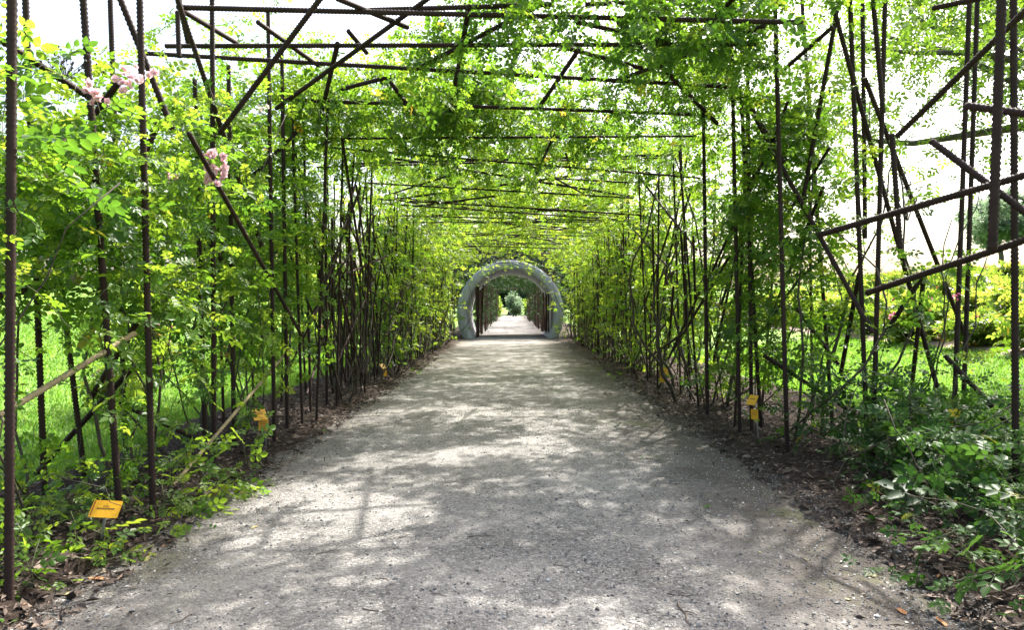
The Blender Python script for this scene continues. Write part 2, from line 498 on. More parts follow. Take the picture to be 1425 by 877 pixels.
# loose gravel stones
def pebbles(n, xr, yfun, size, seed):
    r = np.random.default_rng(seed)
    x = r.uniform(xr[0], xr[1], n); y = yfun(r, n)
    kp = r.uniform(0, 1, n) < 0.15 + 1.1 * np.clip(vnoise(x, y, 0.7, 31) * .6 + vnoise(x, y, 2.1, 32) * .4 - .25, 0, 1) + .5 * np.clip(np.abs(x + .3) - 1.2, 0, 1)
    x = x[kp]; y = y[kp]; n = len(x)
    z = ground_z(x, y)
    s = r.lognormal(0, 0.38, n) * size
    a = r.uniform(0, 6.28, n); fl = r.uniform(0.45, 0.8, n)
    base = np.array([[1, 0, 0], [-.5, .8, 0], [-.6, -.75, .1], [.1, .1, .9], [0, 0, -.8], [.45, -.6, .45]])
    tri = np.array([[0, 1, 3], [1, 2, 3], [2, 5, 3], [5, 0, 3], [1, 0, 4], [2, 1, 4], [5, 2, 4], [0, 5, 4]])
    v = base[None] + r.normal(0, 0.14, (n, 6, 3))
    ca, sa = np.cos(a)[:, None], np.sin(a)[:, None]
    vx = v[..., 0] * ca - v[..., 1] * sa * 0.8; vy = v[..., 0] * sa + v[..., 1] * ca * 0.8
    v = np.stack([vx, vy, v[..., 2] * fl[:, None]], -1) * s[:, None, None]
    v = v + np.stack([x, y, z + s * 0.2], -1)[:, None, :]
    f = (tri[None] + (np.arange(n) * 6)[:, None, None]).reshape(-1, 3)
    t = np.repeat(np.clip(r.normal(0.55, 0.24, n), 0, 1), 6)
    return v.reshape(-1, 3), f, t
v, f, t = pebbles(86000, (-2.15, 2.15), lambda r, n: 2.3 + 11 * r.uniform(0, 1, n) ** 1.7, 0.0052, 3)
o = obj('loose_gravel', mesh_np('loose_gravel', v, [f], t, False, M['pebble']), kind='stuff')
o['label'] = 'loose grey and white gravel stones on the path'

# leaf litter and mulch chips on the beds
def litter(n, seed):
    r = np.random.default_rng(seed)
    side = r.choice([-1, 1], n)
    x = side * (np.where(r.uniform(0, 1, n) < .26, 1.95 - r.exponential(.3, n) * np.where(side > 0, 1.3, .6), 1.95) + r.beta(1.1, 1.5, n) * np.where(side < 0, 1.85, 2.6)); y = 2.2 + 16 * r.uniform(0, 1, n) ** 1.6
    z = ground_z(x, y) + r.uniform(0.003, 0.02, n)
    s = r.lognormal(0, 0.4, n) * 0.021 * np.where(np.abs(x) < 1.95, .5, 1)
    d = nrm(r.normal(0, 1, (n, 3)) * [1, 1, 0.28]); up = nrm(r.normal(0, 0.5, (n, 3)) + [0, 0, 1])
    u = nrm(np.cross(d, up)); up = np.cross(u, d)
    w = r.uniform(0.18, 0.5, n)[:, None] * s[:, None]
    c = np.stack([x, y, z], -1); sl = s[:, None]
    cur = r.uniform(0.0, 0.35, n)[:, None] * sl
    v = np.stack([c - d * sl, c + u * w + up * cur, c + d * sl, c - u * w + up * cur], 1).reshape(-1, 3)
    i = np.arange(n)[:, None] * 4
    f = np.concatenate([i + [0, 1, 2], i + [0, 2, 3]])
    t = np.repeat(np.clip(r.beta(1.6, 2.2, n) * 1.02, 0, 1), 4)
    return mesh_np('leaf_litter', v, [f], t, False, M['litter'])
o = obj('leaf_litter', litter(34000, 4), kind='stuff')
o['label'] = 'brown bark chips and dry leaves strewn over the beds'

# grass blades
def grass(n, xr, yr, seed, side):
    r = np.random.default_rng(seed)
    x = xr[0] + (xr[1] - xr[0]) * r.uniform(0, 1, n) ** 1.5; y = yr[0] + (yr[1] - yr[0]) * r.uniform(0, 1, n) ** 1.3
    if side < 0: x = -x
    z = terrain(x, y) - 0.004
    h = r.lognormal(0, 0.3, n) * 0.055; a = r.uniform(0, 6.28, n)
    w = 0.005 + 0.0006 * y
    lean = r.normal(0, 0.45, (n, 2)) * h[:, None]
    b0 = np.stack([x - np.cos(a) * w, y - np.sin(a) * w, z], -1); b1 = np.stack([x + np.cos(a) * w, y + np.sin(a) * w, z], -1)
    tip = np.stack([x + lean[:, 0], y + lean[:, 1], z + h], -1)
    v = np.stack([b0, b1, tip], 1).reshape(-1, 3)
    f = np.arange(n * 3).reshape(-1, 3)
    return mesh_np('lawn_grass', v, [f], np.repeat(r.beta(2, 2, n), 3), False, M['grass_blade'])
o = obj('lawn_grass', grass(110000, (3.85, 15), (3, 22), 5, -1), kind='stuff')
o['label'] = 'short mown grass blades of the sunny lawn by the blossoming roses'
o = obj('lawn_grass', grass(80000, (4.75, 13), (4, 20), 6, 1), kind='stuff')
o['label'] = 'short mown grass blades below the bank of flowering bushes'

def bank_bed(x, y):
    t = terrain(x, y)
    e = np.clip((x - 8.7 - 0.05 * (y - 10) - 0.5 * (vnoise(x * 0, y, .5, 21) - .5)) / .25, 0, 1)
    return t + 0.05 * e - 0.06 * (1 - e) + 0.03 * (vnoise(x, y, 3, 22) - .5) * e
o = obj('flower_bed', grid_mesh(np.linspace(6.6, 24, 90), np.linspace(8.5, 44, 120), bank_bed, M['bank_mulch'], 'flower_bed'), kind='structure')
o['label'] = 'pale brown mulched bed under the flowering bushes on the bank'

# ------------------------------------------------------------------ rebar pergola
ROD_R = 0.0205
LENS = [0.4, 0.8, 1.2, 1.7, 2.2, 2.8, 3.4, 4.0, 4.6, 5.4]
def ribbed(L, r0=ROD_R, sides=9, pitch=0.026):
    k = int(L / pitch) * 2 + 1
    z = np.linspace(0, L, k)
    rad = np.where(np.arange(k) % 2 == 0, r0 * 0.86, r0 * 1.16)
    a = np.linspace(0, 2 * np.pi, sides, endpoint=False)
    off = 0.34 * r0 * np.sin(a * 1)[None, :] * np.ones((k, 1))
    off[0] = off[-1] = 0
    v = np.stack([rad[:, None] * np.cos(a), rad[:, None] * np.sin(a), z[:, None] + off], -1).reshape(-1, 3)
    i = np.arange(k - 1)[:, None] * sides; j = np.arange(sides)[None]; jn = (j + 1) % sides
    q = np.stack([i + j, i + jn, i + sides + jn, i + sides + j], -1).reshape(-1, 4)
    caps = np.array([np.arange(sides)[::-1], (k - 1) * sides + np.arange(sides)])
    return v, [q, caps]
ROD = {}
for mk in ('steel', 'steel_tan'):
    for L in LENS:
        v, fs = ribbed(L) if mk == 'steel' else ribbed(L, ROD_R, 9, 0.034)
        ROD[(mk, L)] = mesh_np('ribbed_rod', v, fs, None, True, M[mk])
v, fs = tube([[0, 0, 0], [0, 0, 1]], 1.0, 6)
ROD_PLAIN = mesh_np('plain_rod', v, fs, None, True, M['steel'])
ROD_FAR = mesh_np('plain_rod', v, fs, None, True, M['steel_far'])
Z = Vector((0, 0, 1))

pergola = thing('rebar_pergola', 'rusty tunnel frame of criss-crossing welded ribbed steel rods over the path', 'pergola', (0, 6, 0))
def rod(p0, p1, parent, ribs=True, tan=False, rad=None, far=False):
    p0, p1 = Vector(p0), Vector(p1)
    L = (p1 - p0).length
    q = Z.rotation_difference(p1 - p0)
    rr = rad or ROD_R
    if ribs:
        b = min(LENS, key=lambda t: abs(math.log(t / L)))
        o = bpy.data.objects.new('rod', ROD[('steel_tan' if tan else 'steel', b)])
        s = Vector((rr / ROD_R, rr / ROD_R, L / b))
    else:
        o = bpy.data.objects.new('rod', ROD_FAR if far else ROD_PLAIN)
        s = Vector((rr, rr, L))
    q = q @ Quaternion(Z, random.uniform(0, 6.28))
    o.rotation_mode = 'QUATERNION'
    o.location = p0 - parent.location; o.rotation_quaternion = q; o.scale = s
    return link(o, parent)

near = [
 # left wall
 (12,858,3.14, 17,-60,3.14), (63,708,4.78, 34,-40,4.6), (120,682,5.36, 55,145,5.2), (168,740,4.32, 113,-40,4.2),
 (176,660,5.86, 152,-40,5.8), (213,732,4.42, 193,-60,4.4), (160,-20,4.5, 240,180,4.7), (242,-15,5.2, 365,345,6.6),
 (298,660,5.86, 295,-10,5.8), (247,15,5.9, 249,80,5.9), (382,625,6.86, 373,15,6.9), (50,660,5.6, 187,509,5.3),
 (158,557,5.6, 290,619,5.9), (286,650,6.13, 271,110,6.1), (0,55,3.9, 150,152,4.8), (132,158,4.5, 165,115,4.4),
 (182,254,4.9, 221,171,4.8), (299,194,5.6, 456,-16,5.0), (-8,413,3.9, 76,397,4.4), (348,249,7.4, 413,184,7.6),
 (292,338,6.2, 318,376,6.4), (120,565,5.2,196,440,5.0), (455,574,9.3, 452,165,9.3), (326,636,6.5, 318,90,6.5),
 (400,610,7.4, 392,60,7.4), (247,-10,5.3, 262,60,5.5),
 # right wall
 (1395,-30,3.2, 1381,348,3.2), (1410,-50,4.3, 1414,742,4.3), (1344,147,3.6, 1450,161,3.3), (1140,327,5.0, 1450,237,3.6),
 (1206,408,5.0, 1450,326,3.8), (1296,196,4.4, 1450,313,3.9), (1248,190,5.0, 1450,-8,4.0), (1181,-50,6.1, 1208,652,6.13),
 (1233,-50,6.0, 1214,656,6.05), (1160,10,6.0, 1312,568,6.6), (1203,108,5.9, 1342,464,6.8), (1172,-25,6.3, 1117,281,6.7),
 (1042,147,6.9, 1214,464,5.9), (1350,-25,6.0, 1325,655,6.0), (1361,-25,6.3, 1338,644,6.3), (1077,-50,6.27, 1096,645,6.27),
 (1113,-40,7.4, 1160,612,7.4), (1241,186,5.5, 1253,346,5.5), (1287,380,5.9, 1213,493,6.3), (1315,495,5.6, 1411,599,5.2),
 (1063,495,7.0, 1192,578,7.0), (1108,429,7.3, 1167,508,7.2), (1214,-12,5.7, 1229,158,5.8), (1079,107,6.9, 1159,37,6.2),
 (1298,11,5.2, 1392,-9,4.8), (1200,-25,6.6, 1204,332,6.6), (1016,-50,7.2, 1030,618,7.2), (1262,600,6.9,1286,380,6.2),
 (985,600,8.2, 978,90,8.2), (1046,610,7.3,1040,60,7.3), (1060,610,7.5, 1030,120,7.5), (1170,520,7.2, 1196,380,6.4),
 # roof bars
 (246,10,5.4, 1117,31,5.4), (500,14,5.7, 772,6,5.6), (814,6,5.6, 940,0,5.5), (230,64,6.1, 1052,61,6.0),
 (202,74,6.3, 1020,121,7.0), (372,138,7.6, 968,159,8.0), (384,151,7.0, 602,-7,5.4), (571,100,6.7, 743,11,5.5),
 (475,124,7.3, 549,105,7.0), (627,153,8.0, 653,8,5.5), (484,42,6.0, 511,74,6.3), (544,115,7.0, 578,159,8.0),
 (358,30,5.7, 443,91,6.6), (468,-3,5.2, 568,38,5.8), (706,105,6.9, 725,61,6.1), (749,151,8.0, 805,69,6.2),
 (853,114,7.1, 1065,35,5.7), (802,30,5.6, 931,59,6.0), (773,62,6.1, 894,95,6.6), (860,30,5.7, 998,172,7.6),
 (966,56,6.3, 1024,-7,5.4), (1043,146,7.0, 1091,226,6.6), (490,228,11, 948,215,10.5), (633,234,11.4, 882,274,13),
 (551,277,13.5, 882,233,12), (600,300,16, 852,290,16), (440,190,9.0, 470,60,6.0), (250,12,5.4, 330,60,6.2),
]
for a in near:
    rod(P(*a[:3]), P(*a[3:]), pergola)
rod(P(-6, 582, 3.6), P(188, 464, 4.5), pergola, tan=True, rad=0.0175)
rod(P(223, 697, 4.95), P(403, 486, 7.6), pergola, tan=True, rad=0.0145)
n_rods = len(near) + 2

INX_L, INX_R = -2.4, 2.45
cand = []          # generated rods deeper in the tunnel (and a few beside / behind the camera)
def uni(a, b): return random.uniform(a, b)
for side, inx in ((-1, INX_L), (1, INX_R)):
    for row, (off, step) in enumerate(((0.0, 0.6), (0.8, 0.85))):
        y = 7.6
        while y < 29:
            x = inx + side * (off + uni(-0.12, 0.12)); yy = y + uni(-0.12, 0.12)
            h = uni(3.5, 4.1)
            cand.append(((x, yy, -0.05), (x + uni(-0.22, 0.22), yy + uni(-0.4, 0.4), h)))
            y += step * uni(0.7, 1.4)
    y = 8.0
    while y < 29:            # leaning rods inside the wall
        x = inx + side * uni(0.0, 0.7)
        z0 = uni(0, 1.8); z1 = min(3.9, z0 + uni(0.9, 2.4))
        cand.append(((x, y, z0), (x + uni(-0.5, 0.5), y + random.choice((-1, 1)) * uni(0.6, 2.8), z1)))
        y += 0.34 * uni(0.6, 1.5)
y = 8.6
while y < 29:                # roof bars
    z = uni(3.2, 3.65)
    cand.append(((INX_L + uni(-0.7, 0.3), y, z), (INX_R + uni(-0.3, 0.7), y + uni(-0.9, 0.9), z + uni(-0.35, 0.35))))
    for _ in range(2):
        x = uni(-2.2, 1.6)
        cand.append(((x, y, uni(3.25, 3.7)), (x + uni(-2.6, 2.6), y + uni(0.3, 2.0), uni(3.25, 3.7))))
    y += uni(0.6, 1.2)
for side, inx in ((-1, INX_L), (1, INX_R)):      # long rods leaning across the inner face of each wall
    for k in range(26):
        y = uni(7.4, 19); z0 = uni(0.1, 2.2); x = inx - side * uni(-.05, .12)
        cand.append(((x, y, z0), (x - side * uni(-.15, .3), y + random.choice((-1, 1)) * uni(0.8, 3.2), z0 + uni(.3, 1.7))))
# bare knot of rods and canes on the left about ten metres in
for k in range(20):
    y = uni(9.4, 12.8); x = INX_L - uni(0, 0.45); z0 = uni(0, 0.8)
    cand.append(((x, y, z0 if k % 2 else -0.05), (x + uni(-0.45, 0.3), y + uni(-1.7, 1.7), uni(1.8, 3.9))))
for side, inx in ((-1, INX_L), (1, INX_R)):      # beside and behind the camera
    for k in range(7):
        y = 2.6 - k * 0.75
        x = inx + side * (0.05 if k % 2 else 0.8)
        cand.append(((x, y, -0.05), (x + uni(-0.1, 0.1), y + uni(-0.2, 0.2), uni(3.4, 3.8))))
for y in (3.6, 1.4, -0.8):
    cand.append(((-2.9, y, 3.7), (2.9, y + 0.3, 3.75)))
cand.sort(key=lambda c: abs(c[0][1]))
keep = 300 - n_rods
for p0, p1 in cand[:keep]:
    rod(p0, p1, pergola, ribs=p0[1] < 12, rad=0.0155 if p0[1] > 7 else None)
if cand[keep:]:
    G = Geo()
    for p0, p1 in cand[keep:]:
        v, fs = tube([p0, p1], 0.015, 6); G.add(v, fs)
    obj('rod_lattice', G.mesh('rod_lattice', M['steel'], True, pergola.location), pergola, kind='stuff')

perg2 = thing('rebar_pergola', 'red-brown steel rod frame seen through the round concrete pipe', 'pergola', (0, 32, 0))
for side, inx in ((-1, -1.45), (1, 1.6)):
    y = 30.2
    while y < 72:
        x = inx + side * uni(0, 0.35)
        rod((x, y, -0.05), (x + uni(-0.12, 0.12), y + uni(-0.3, 0.3), uni(3.0, 3.5)), perg2, ribs=False, rad=uni(0.025, 0.05), far=True)
        y += uni(0.3, 0.9) * (1 + (y - 31) * 0.03)
y = 35.3
while y < 72:
    rod((-1.9, y, uni(3.0, 3.25)), (2.1, y + uni(-0.3, 0.3), uni(3.0, 3.25)), perg2, ribs=False, rad=0.03, far=True)
    y += uni(1.5, 3.0)

# ------------------------------------------------------------------ concrete pipe ring
def ring(loc, ro, ri, ln, name, label):
    seg = 72
    w = (ro - ri) / 2; c0 = (ro + ri) / 2
    arc = [(c0 - w * math.cos(t), w * .7 - w * .7 * math.sin(t)) for t in np.linspace(0, math.pi, 9)]
    prof = arc + [(ro, ln - 0.04), (ro - 0.04, ln), (ri + 0.03, ln), (ri, ln - 0.03)]
    a = np.linspace(0, 2 * np.pi, seg, endpoint=False)
    v = np.array([[[r_ * math.cos(t), y_, r_ * math.sin(t)] for (r_, y_) in prof] for t in a]).reshape(-1, 3)
    n = len(prof)
    i = np.arange(seg)[:, None] * n; inx = ((np.arange(seg) + 1) % seg)[:, None] * n; j = np.arange(n)[None]; jn = (j + 1) % n
    q = np.stack([i + j, i + jn, inx + jn, inx + j], -1).reshape(-1, 4)
    t = thing(name, label, 'pipe', loc)
    body = obj('pipe_ring', mesh_np('pipe_ring', v, [q], None, True, M['concrete']), t)
    return t
ring((-0.07, 29.6, 1.10), 2.33, 1.93, 5.2, 'concrete_pipe', 'large round pale grey concrete pipe ring the path runs through')

# ------------------------------------------------------------------ foliage generator
def leaflet(base, ang, ln, wd, fold=0.16):
    """6 verts, two folded quads"""
    pts = np.array([[0, 0, 0], [wd, 0.32 * ln, fold * wd * 2], [wd * 0.88, 0.66 * ln, fold * wd * 2], [0, ln, -0.12 * ln],
                    [-wd * 0.88, 0.66 * ln, fold * wd * 2], [-wd, 0.32 * ln, fold * wd * 2]])
    c, s = math.cos(ang), math.sin(ang)
    x = pts[:, 0] * c + pts[:, 1] * s; y = -pts[:, 0] * s + pts[:, 1] * c
    return np.stack([x, y, pts[:, 2]], -1) + np.asarray(base)
def compound(pairs, ln, far=False):
    vs, qs, n = [], [], 0
    L = 0.0
    specs = []
    for k in range(pairs):
        L += 0.034
        sgn = 0.82 + 0.1 * k
        for s in (-1, 1):
            specs.append(((s * 0.004, L, -0.3 * L * L), s * (1.05 - 0.1 * k), ln * sgn))
    specs.append(((0, L + 0.016, -0.35 * L * L), 0.0, ln * 1.1))
    for b_, a_, l_ in specs:
        if far:
            p = leaflet(b_, a_, l_, l_ * 0.33)[[0, 1, 3, 4]]
            vs.append(p); qs.append(np.array([[0, 1, 2, 3]]) + n); n += 4
        else:
            vs.append(leaflet(b_, a_, l_, l_ * 0.31)); qs.append(np.array([[0, 1, 2, 3], [0, 3, 4, 5]]) + n); n += 6
    if not far:
        w = 0.0011
        vs.append(np.array([[-w, 0, 0], [w, 0, 0], [w, L + 0.016, -0.35 * L * L], [-w, L + 0.016, -0.35 * L * L]]))
        qs.append(np.array([[0, 1, 2, 3]]) + n)
    return np.concatenate(vs), np.concatenate(qs)
LEAF_NEAR = compound(2, 0.050)
LEAF_7 = compound(3, 0.043)
LEAF_FAR = compound(2, 0.058, True)
LEAF_ONE = (leaflet((0, 0.012, 0), 0, 0.075, 0.024), np.array([[0, 1, 2, 3], [0, 3, 4, 5]]))

def place_leaves(G, tmpl, Pp, D, Nn, S, T):
    D = nrm(D); U = nrm(np.cross(D, Nn)); W = np.cross(U, D)
    tv, tq = tmpl
    v = Pp[:, None, :] + S[:, None, None] * (tv[None, :, 0, None] * U[:, None] + tv[None, :, 1, None] * D[:, None] + tv[None, :, 2, None] * W[:, None])
    n = len(Pp)
    f = (tq[None] + (np.arange(n) * len(tv))[:, None, None]).reshape(-1, tq.shape[1])
    G.add(v.reshape(-1, 3), [f], np.repeat(T, len(tv)))

def shoots(r, starts, dirs, length, steps, wander=0.35, droop=0.10):
    """(M,3) -> polylines (M,K,3)"""
    m = len(starts)
    p = np.zeros((m, steps, 3)); d = nrm(dirs); p[:, 0] = starts
    st = (length / (steps - 1))[:, None]
    for k in range(1, steps):
        p[:, k] = p[:, k - 1] + d * st
        d = nrm(d + r.normal(0, wander, (m, 3)) * 0.5 + [0, 0, -droop * k / steps * 2])
    return p

def twigs(G, p, r0):
    m, k, _ = p.shape
    t = nrm(np.gradient(p, axis=1))
    u = nrm(np.cross(t, np.array([0.3, 0.2, 0.93]))); w = np.cross(t, u)
    a = np.array([0, 2.094, 4.189])
    rad = np.linspace(1, 0.35, k)[None, :, None, None] * r0
    v = p[:, :, None, :] + rad * (np.cos(a)[None, None, :, None] * u[:, :, None, :] + np.sin(a)[None, None, :, None] * w[:, :, None, :])
    base = (np.arange(m) * k * 3)[:, None, None] + (np.arange(k - 1) * 3)[None, :, None]
    j = np.arange(3)[None, None]; jn = (j + 1) % 3
    q = np.stack([base + j, base + jn, base + 3 + jn, base + 3 + j], -1).reshape(-1, 4)
    G.add(v.reshape(-1, 3), [q])

LEAF_OBJ = {}
def leaf_mesh(matname, tint):
    k = (matname, round(tint * 4))
    if k not in LEAF_OBJ:
        tv, tq = LEAF_NEAR
        LEAF_OBJ[k] = mesh_np('leaf', tv, [tq], np.full(len(tv), k[1] / 4.0 * 0.8), True, M[matname])
    return LEAF_OBJ[k]

def gaps(p):
    roof = (p[:, 2] > 3.3) & (np.abs(p[:, 0]) < 2.3)
    n = vnoise(p[:, 0], p[:, 1], 0.85, 12) * .65 + vnoise(p[:, 0], p[:, 1], 2.4, 13) * .35
    hole = np.zeros(len(p), bool)
    for cx, cy, rx, ry in ROOF_GAPS:
        hole |= ((p[:, 0] - cx) / rx) ** 2 + ((p[:, 1] - cy) / ry) ** 2 < 1
    return ~(roof & ((n < 0.36) | hole))
ROOF_GAPS = [(0.75, 8.5, .75, .5), (1.0, 11.4, .7, .6), (2.2, 5.5, .25, .2), (-0.1, 7.2, .3, .25), (2.1, 7.6, .4, .3)]
def foliage(root, regions, seed, mat='rose_leaf', far=False, tmpl=None, single=0, spacing=0.055, lscale=1.25, tint=(0.5, 0.2),
            twig_r=0.0028, twig_mat='shoot', upbias=0.7, origin=None, keepfun=None):
    """regions as (n, (x0,x1), (y0,y1), (z0,z1), length, outdir)  in world coordinates"""
    r = np.random.default_rng(seed)
    G, TG = Geo(), Geo()
    AP, AD, AN, AS, AT = [], [], [], [], []
    for (n, xr, yr, zr, ln, od) in regions:
        s = np.stack([r.uniform(*xr, n), r.uniform(*yr, n), r.uniform(*zr, n)], -1)
        d = r.normal(0, 0.75, (n, 3)) + np.array(od)
        L = ln * r.uniform(0.55, 1.4, n)
        k = max(4, int(ln / spacing))
        p = shoots(r, s, d, L, k)
        p[:, :, 2] = np.maximum(p[:, :, 2], 0.05)
        if keepfun is not None:
            p = p[keepfun(p[:, 0])]
            n = len(p)
            if n == 0: continue
        twigs(TG, p, twig_r)
        t = nrm(np.gradient(p, axis=1))
        side = nrm(np.cross(t, [0.05, 0.02, 1.0])) * np.where(np.arange(k) % 2 == 0, 1, -1)[None, :, None]
        D = 0.55 * t + 0.8 * side + r.normal(0, 0.3, (n, k, 3)) + [0, 0, -0.12]
        Nn = r.normal(0, 0.55, (n, k, 3)) + [0, 0, upbias]
        S = lscale * r.uniform(0.7, 1.2, (n, k)) * r.lognormal(0, 0.22, (n, 1)) * np.linspace(1.05, 0.7, k)[None]
        tb = r.normal(tint[0], tint[1] * 1.0, (n, 1)) + r.normal(0, tint[1] * 0.6, (n, k))
        T = np.clip(tb, 0.0, 0.82)
        odd = r.uniform(0, 1, (n, k))
        T = np.where(odd > 0.992, r.uniform(0.9, 1.0, (n, k)), T)
        m_ = (r.uniform(0, 1, (n, k)) > 0.1) & (np.arange(k)[None] > 0)
        AP.append(p[m_]); AD.append(D[m_]); AN.append(Nn[m_]); AS.append(S[m_]); AT.append(T[m_])
    AP, AD, AN, AS, AT = map(np.concatenate, (AP, AD, AN, AS, AT))
    org = np.array(origin if origin is not None else root.location)
    if single:
        dist = np.linalg.norm(AP - [0, 0, EYE], axis=1) + r.uniform(0, 1.2, len(AP))
        inview = (np.abs(AP[:, 0] / np.maximum(AP[:, 1], 0.1)) < 0.75) & (np.abs((AP[:, 2] - EYE) / np.maximum(AP[:, 1], 0.1)) < 0.45)
        order = np.argsort(dist + np.where(inview, 0, 100))[:single]
        msk = np.ones(len(AP), bool); msk[order] = False
        Dn = nrm(AD[order]); Un = nrm(np.cross(Dn, AN[order])); Wn = np.cross(Un, Dn)
        for i, q in enumerate(order):
            o = bpy.data.objects.new('leaf', leaf_mesh(mat, float(AT[q])))
            s = float(AS[q])
            mtx = Matrix.Identity(4)
            for c_, ax in enumerate((Un[i], Dn[i], Wn[i])):
                for rr_ in range(3): mtx[rr_][c_] = float(ax[rr_]) * s
            for rr_ in range(3): mtx[rr_][3] = float(AP[q][rr_] - org[rr_])
            o.matrix_basis = mtx
            link(o, root)
        AP, AD, AN, AS, AT = AP[msk], AD[msk], AN[msk], AS[msk], AT[msk]
    if tmpl is None:
        tmpl = LEAF_FAR if far else LEAF_NEAR
    if not far and tmpl is LEAF_NEAR:
        h = r.uniform(0, 1, len(AP)) < 0.35
        place_leaves(G, LEAF_7, AP[h], AD[h], AN[h], AS[h], AT[h])
        AP, AD, AN, AS, AT = AP[~h], AD[~h], AN[~h], AS[~h], AT[~h]
    place_leaves(G, tmpl, AP, AD, AN, AS, AT)
    obj('foliage', G.mesh('foliage', M[mat], True, org), root, kind='stuff')
    obj('shoots', TG.mesh('shoots', M[twig_mat], True, org), root, kind='stuff')

def cane_pts(r, p0, p1, sag=0.36, k=11):
    p0, p1 = np.array(p0, float), np.array(p1, float)
    t = np.linspace(0, 1, k)[:, None]
    p = p0 + (p1 - p0) * t
    w = np.cumsum(r.normal(0, 0.05, (k, 3)), axis=0); w -= t * w[-1]
    off = r.normal(0, sag, 3) * [0.8, 1.2, 0.3]
    return p + w + np.sin(np.pi * t) * off

def canes(root, r, lst, origin=None, mat='cane', sides=6):
    org = np.array(origin if origin is not None else root.location)
    for (p0, p1, r0) in lst:
        pts = cane_pts(r, p0, p1) - org
        v, fs = tube(pts, np.linspace(r0, r0 * 0.45, len(pts)), sides)
        obj('cane', mesh_np('cane', v, fs, None, True, M[mat]), root)

# blossoms
def rosette(seed, petals=(5, 6, 5), size=0.03):
    r = np.random.default_rng(seed); G = Geo()
    for ringi, n in enumerate(petals):
        tilt = [0.35, 0.75, 1.15][ringi]; ln = size * [1.0, 0.8, 0.55][ringi]
        for k in range(n):
            a = 2 * math.pi * (k + ringi * 0.37) / n + r.normal(0, 0.1)
            d = np.array([math.cos(a) * math.cos(tilt), math.sin(a) * math.cos(tilt), math.sin(tilt)])
            s = np.array([-math.sin(a), math.cos(a), 0]); w = ln * 0.55
            c = np.array([0, 0, 0.002 * ringi])
            v = [c, c + d * ln * .55 + s * w, c + d * ln + [0, 0, ln * .15], c + d * ln * .55 - s * w]
            G.add(v, [[[0, 1, 2, 3]]])
    return G
BLOSSOM = {k: [rosette(i, size=0.03).mesh('blossom', M[k]) for i in range(3)] for k in ('pink', 'white_petal', 'hot_pink')}
def blossom_at(root, p, kind='pink', s=1.0):
    o = bpy.data.objects.new('blossom', random.choice(BLOSSOM[kind]))
    o.location = Vector(p) - root.location
    o.rotation_euler = (uni(-1.3, 1.3), uni(-1.3, 1.3), uni(0, 6))
    o.scale = (s,) * 3
    link(o, root)
def blossom_cluster(root, px, py, d, n, rad, kind='pink', s=1.0):
    c = P(px, py, d)
    for k in range(n):
        blossom_at(root, c + Vector((random.gauss(0, rad), random.gauss(0, rad), random.gauss(0, rad))), kind, s * uni(0.75, 1.15))

# ------------------------------------------------------------------ near climbing roses
RL = 'climbing roses along the lawn wall'
RR = 'climbing roses along the bank wall'
def rose(name, label, loc, regions, canes_, seed, group=None, single=0, cat='rose', **kw):
    t = thing(name, label, cat, loc, group)
    r = np.random.default_rng(seed + 500)
    canes(t, r, canes_)
    foliage(t, regions, seed, single=single, **kw)
    return t
def wall_canes(r, y0, y1, x0, x1, n, ztop=(2.2, 3.5), rad=(0.007, 0.016), ly=.5):
    out = []
    for _ in range(n):
        y = r.uniform(y0, y1); x = r.uniform(x0, x1)
        out.append(((x, y, -0.03), (x + r.normal(0, .3), y + r.normal(0, ly), r.uniform(*ztop)), r.uniform(*rad)))
    return out
rw = np.random.default_rng(77)
LX = (-3.5, -2.35); INL = (0.1, -0.1, 0.25)
a = rose('climbing_rose', 'climbing rose with pale pink blossom clusters below a brown spray of seed heads', (-2.9, 3.9, 0),
     [(300, LX, (3.0, 4.8), (1.45, 2.6), 0.5, INL), (22, LX, (3.0, 4.8), (0.9, 1.35), 0.45, INL), (6, LX, (3.2, 4.8), (0.3, 0.8), 0.4, INL)],
     wall_canes(rw, 3.3, 4.7, -3.3, -2.5, 6, (1.8, 2.6), (0.006, 0.012)), 21, RL, single=60, tint=(0.42, 0.22))
blossom_cluster(a, 133, 133, 3.95, 15, 0.034); blossom_cluster(a, 182, 107, 4.1, 16, 0.042); blossom_cluster(a, 95, 196, 4.2, 3, 0.03)
def seed_head(root, px, py, d, sx, sz, n):
    c = P(px, py, d); G = Geo(); r = np.random.default_rng(n)
    base = np.array([c.x, c.y, c.z - sz])
    for k in range(n):
        tip = np.array([c.x + r.normal(0, sx * .5), c.y + r.normal(0, sx * .4), c.z + r.normal(0, sz * .45)])
        mid = base * .4 + tip * .6 + r.normal(0, .015, 3)
        v, fs = tube([base, mid, tip], 0.0012, 3, False); G.add(v, fs)
        o8 = np.array([[1, 0, 0], [-1, 0, 0], [0, 1, 0], [0, -1, 0], [0, 0, 1.3], [0, 0, -1.3]]) * r.uniform(0.006, 0.011) + tip
        G.add(o8, [[[0, 2, 4], [2, 1, 4], [1, 3, 4], [3, 0, 4], [2, 0, 5], [1, 2, 5], [3, 1, 5], [0, 3, 5]]])
    o = obj('seed_head', G.mesh('seed_head', M['seed'], True, root.location), root, kind='stuff')
    o['label'] = 'open spray of small dark brown seed heads'
seed_head(a, 90, 88, 4.2, 0.16, 0.10, 55)
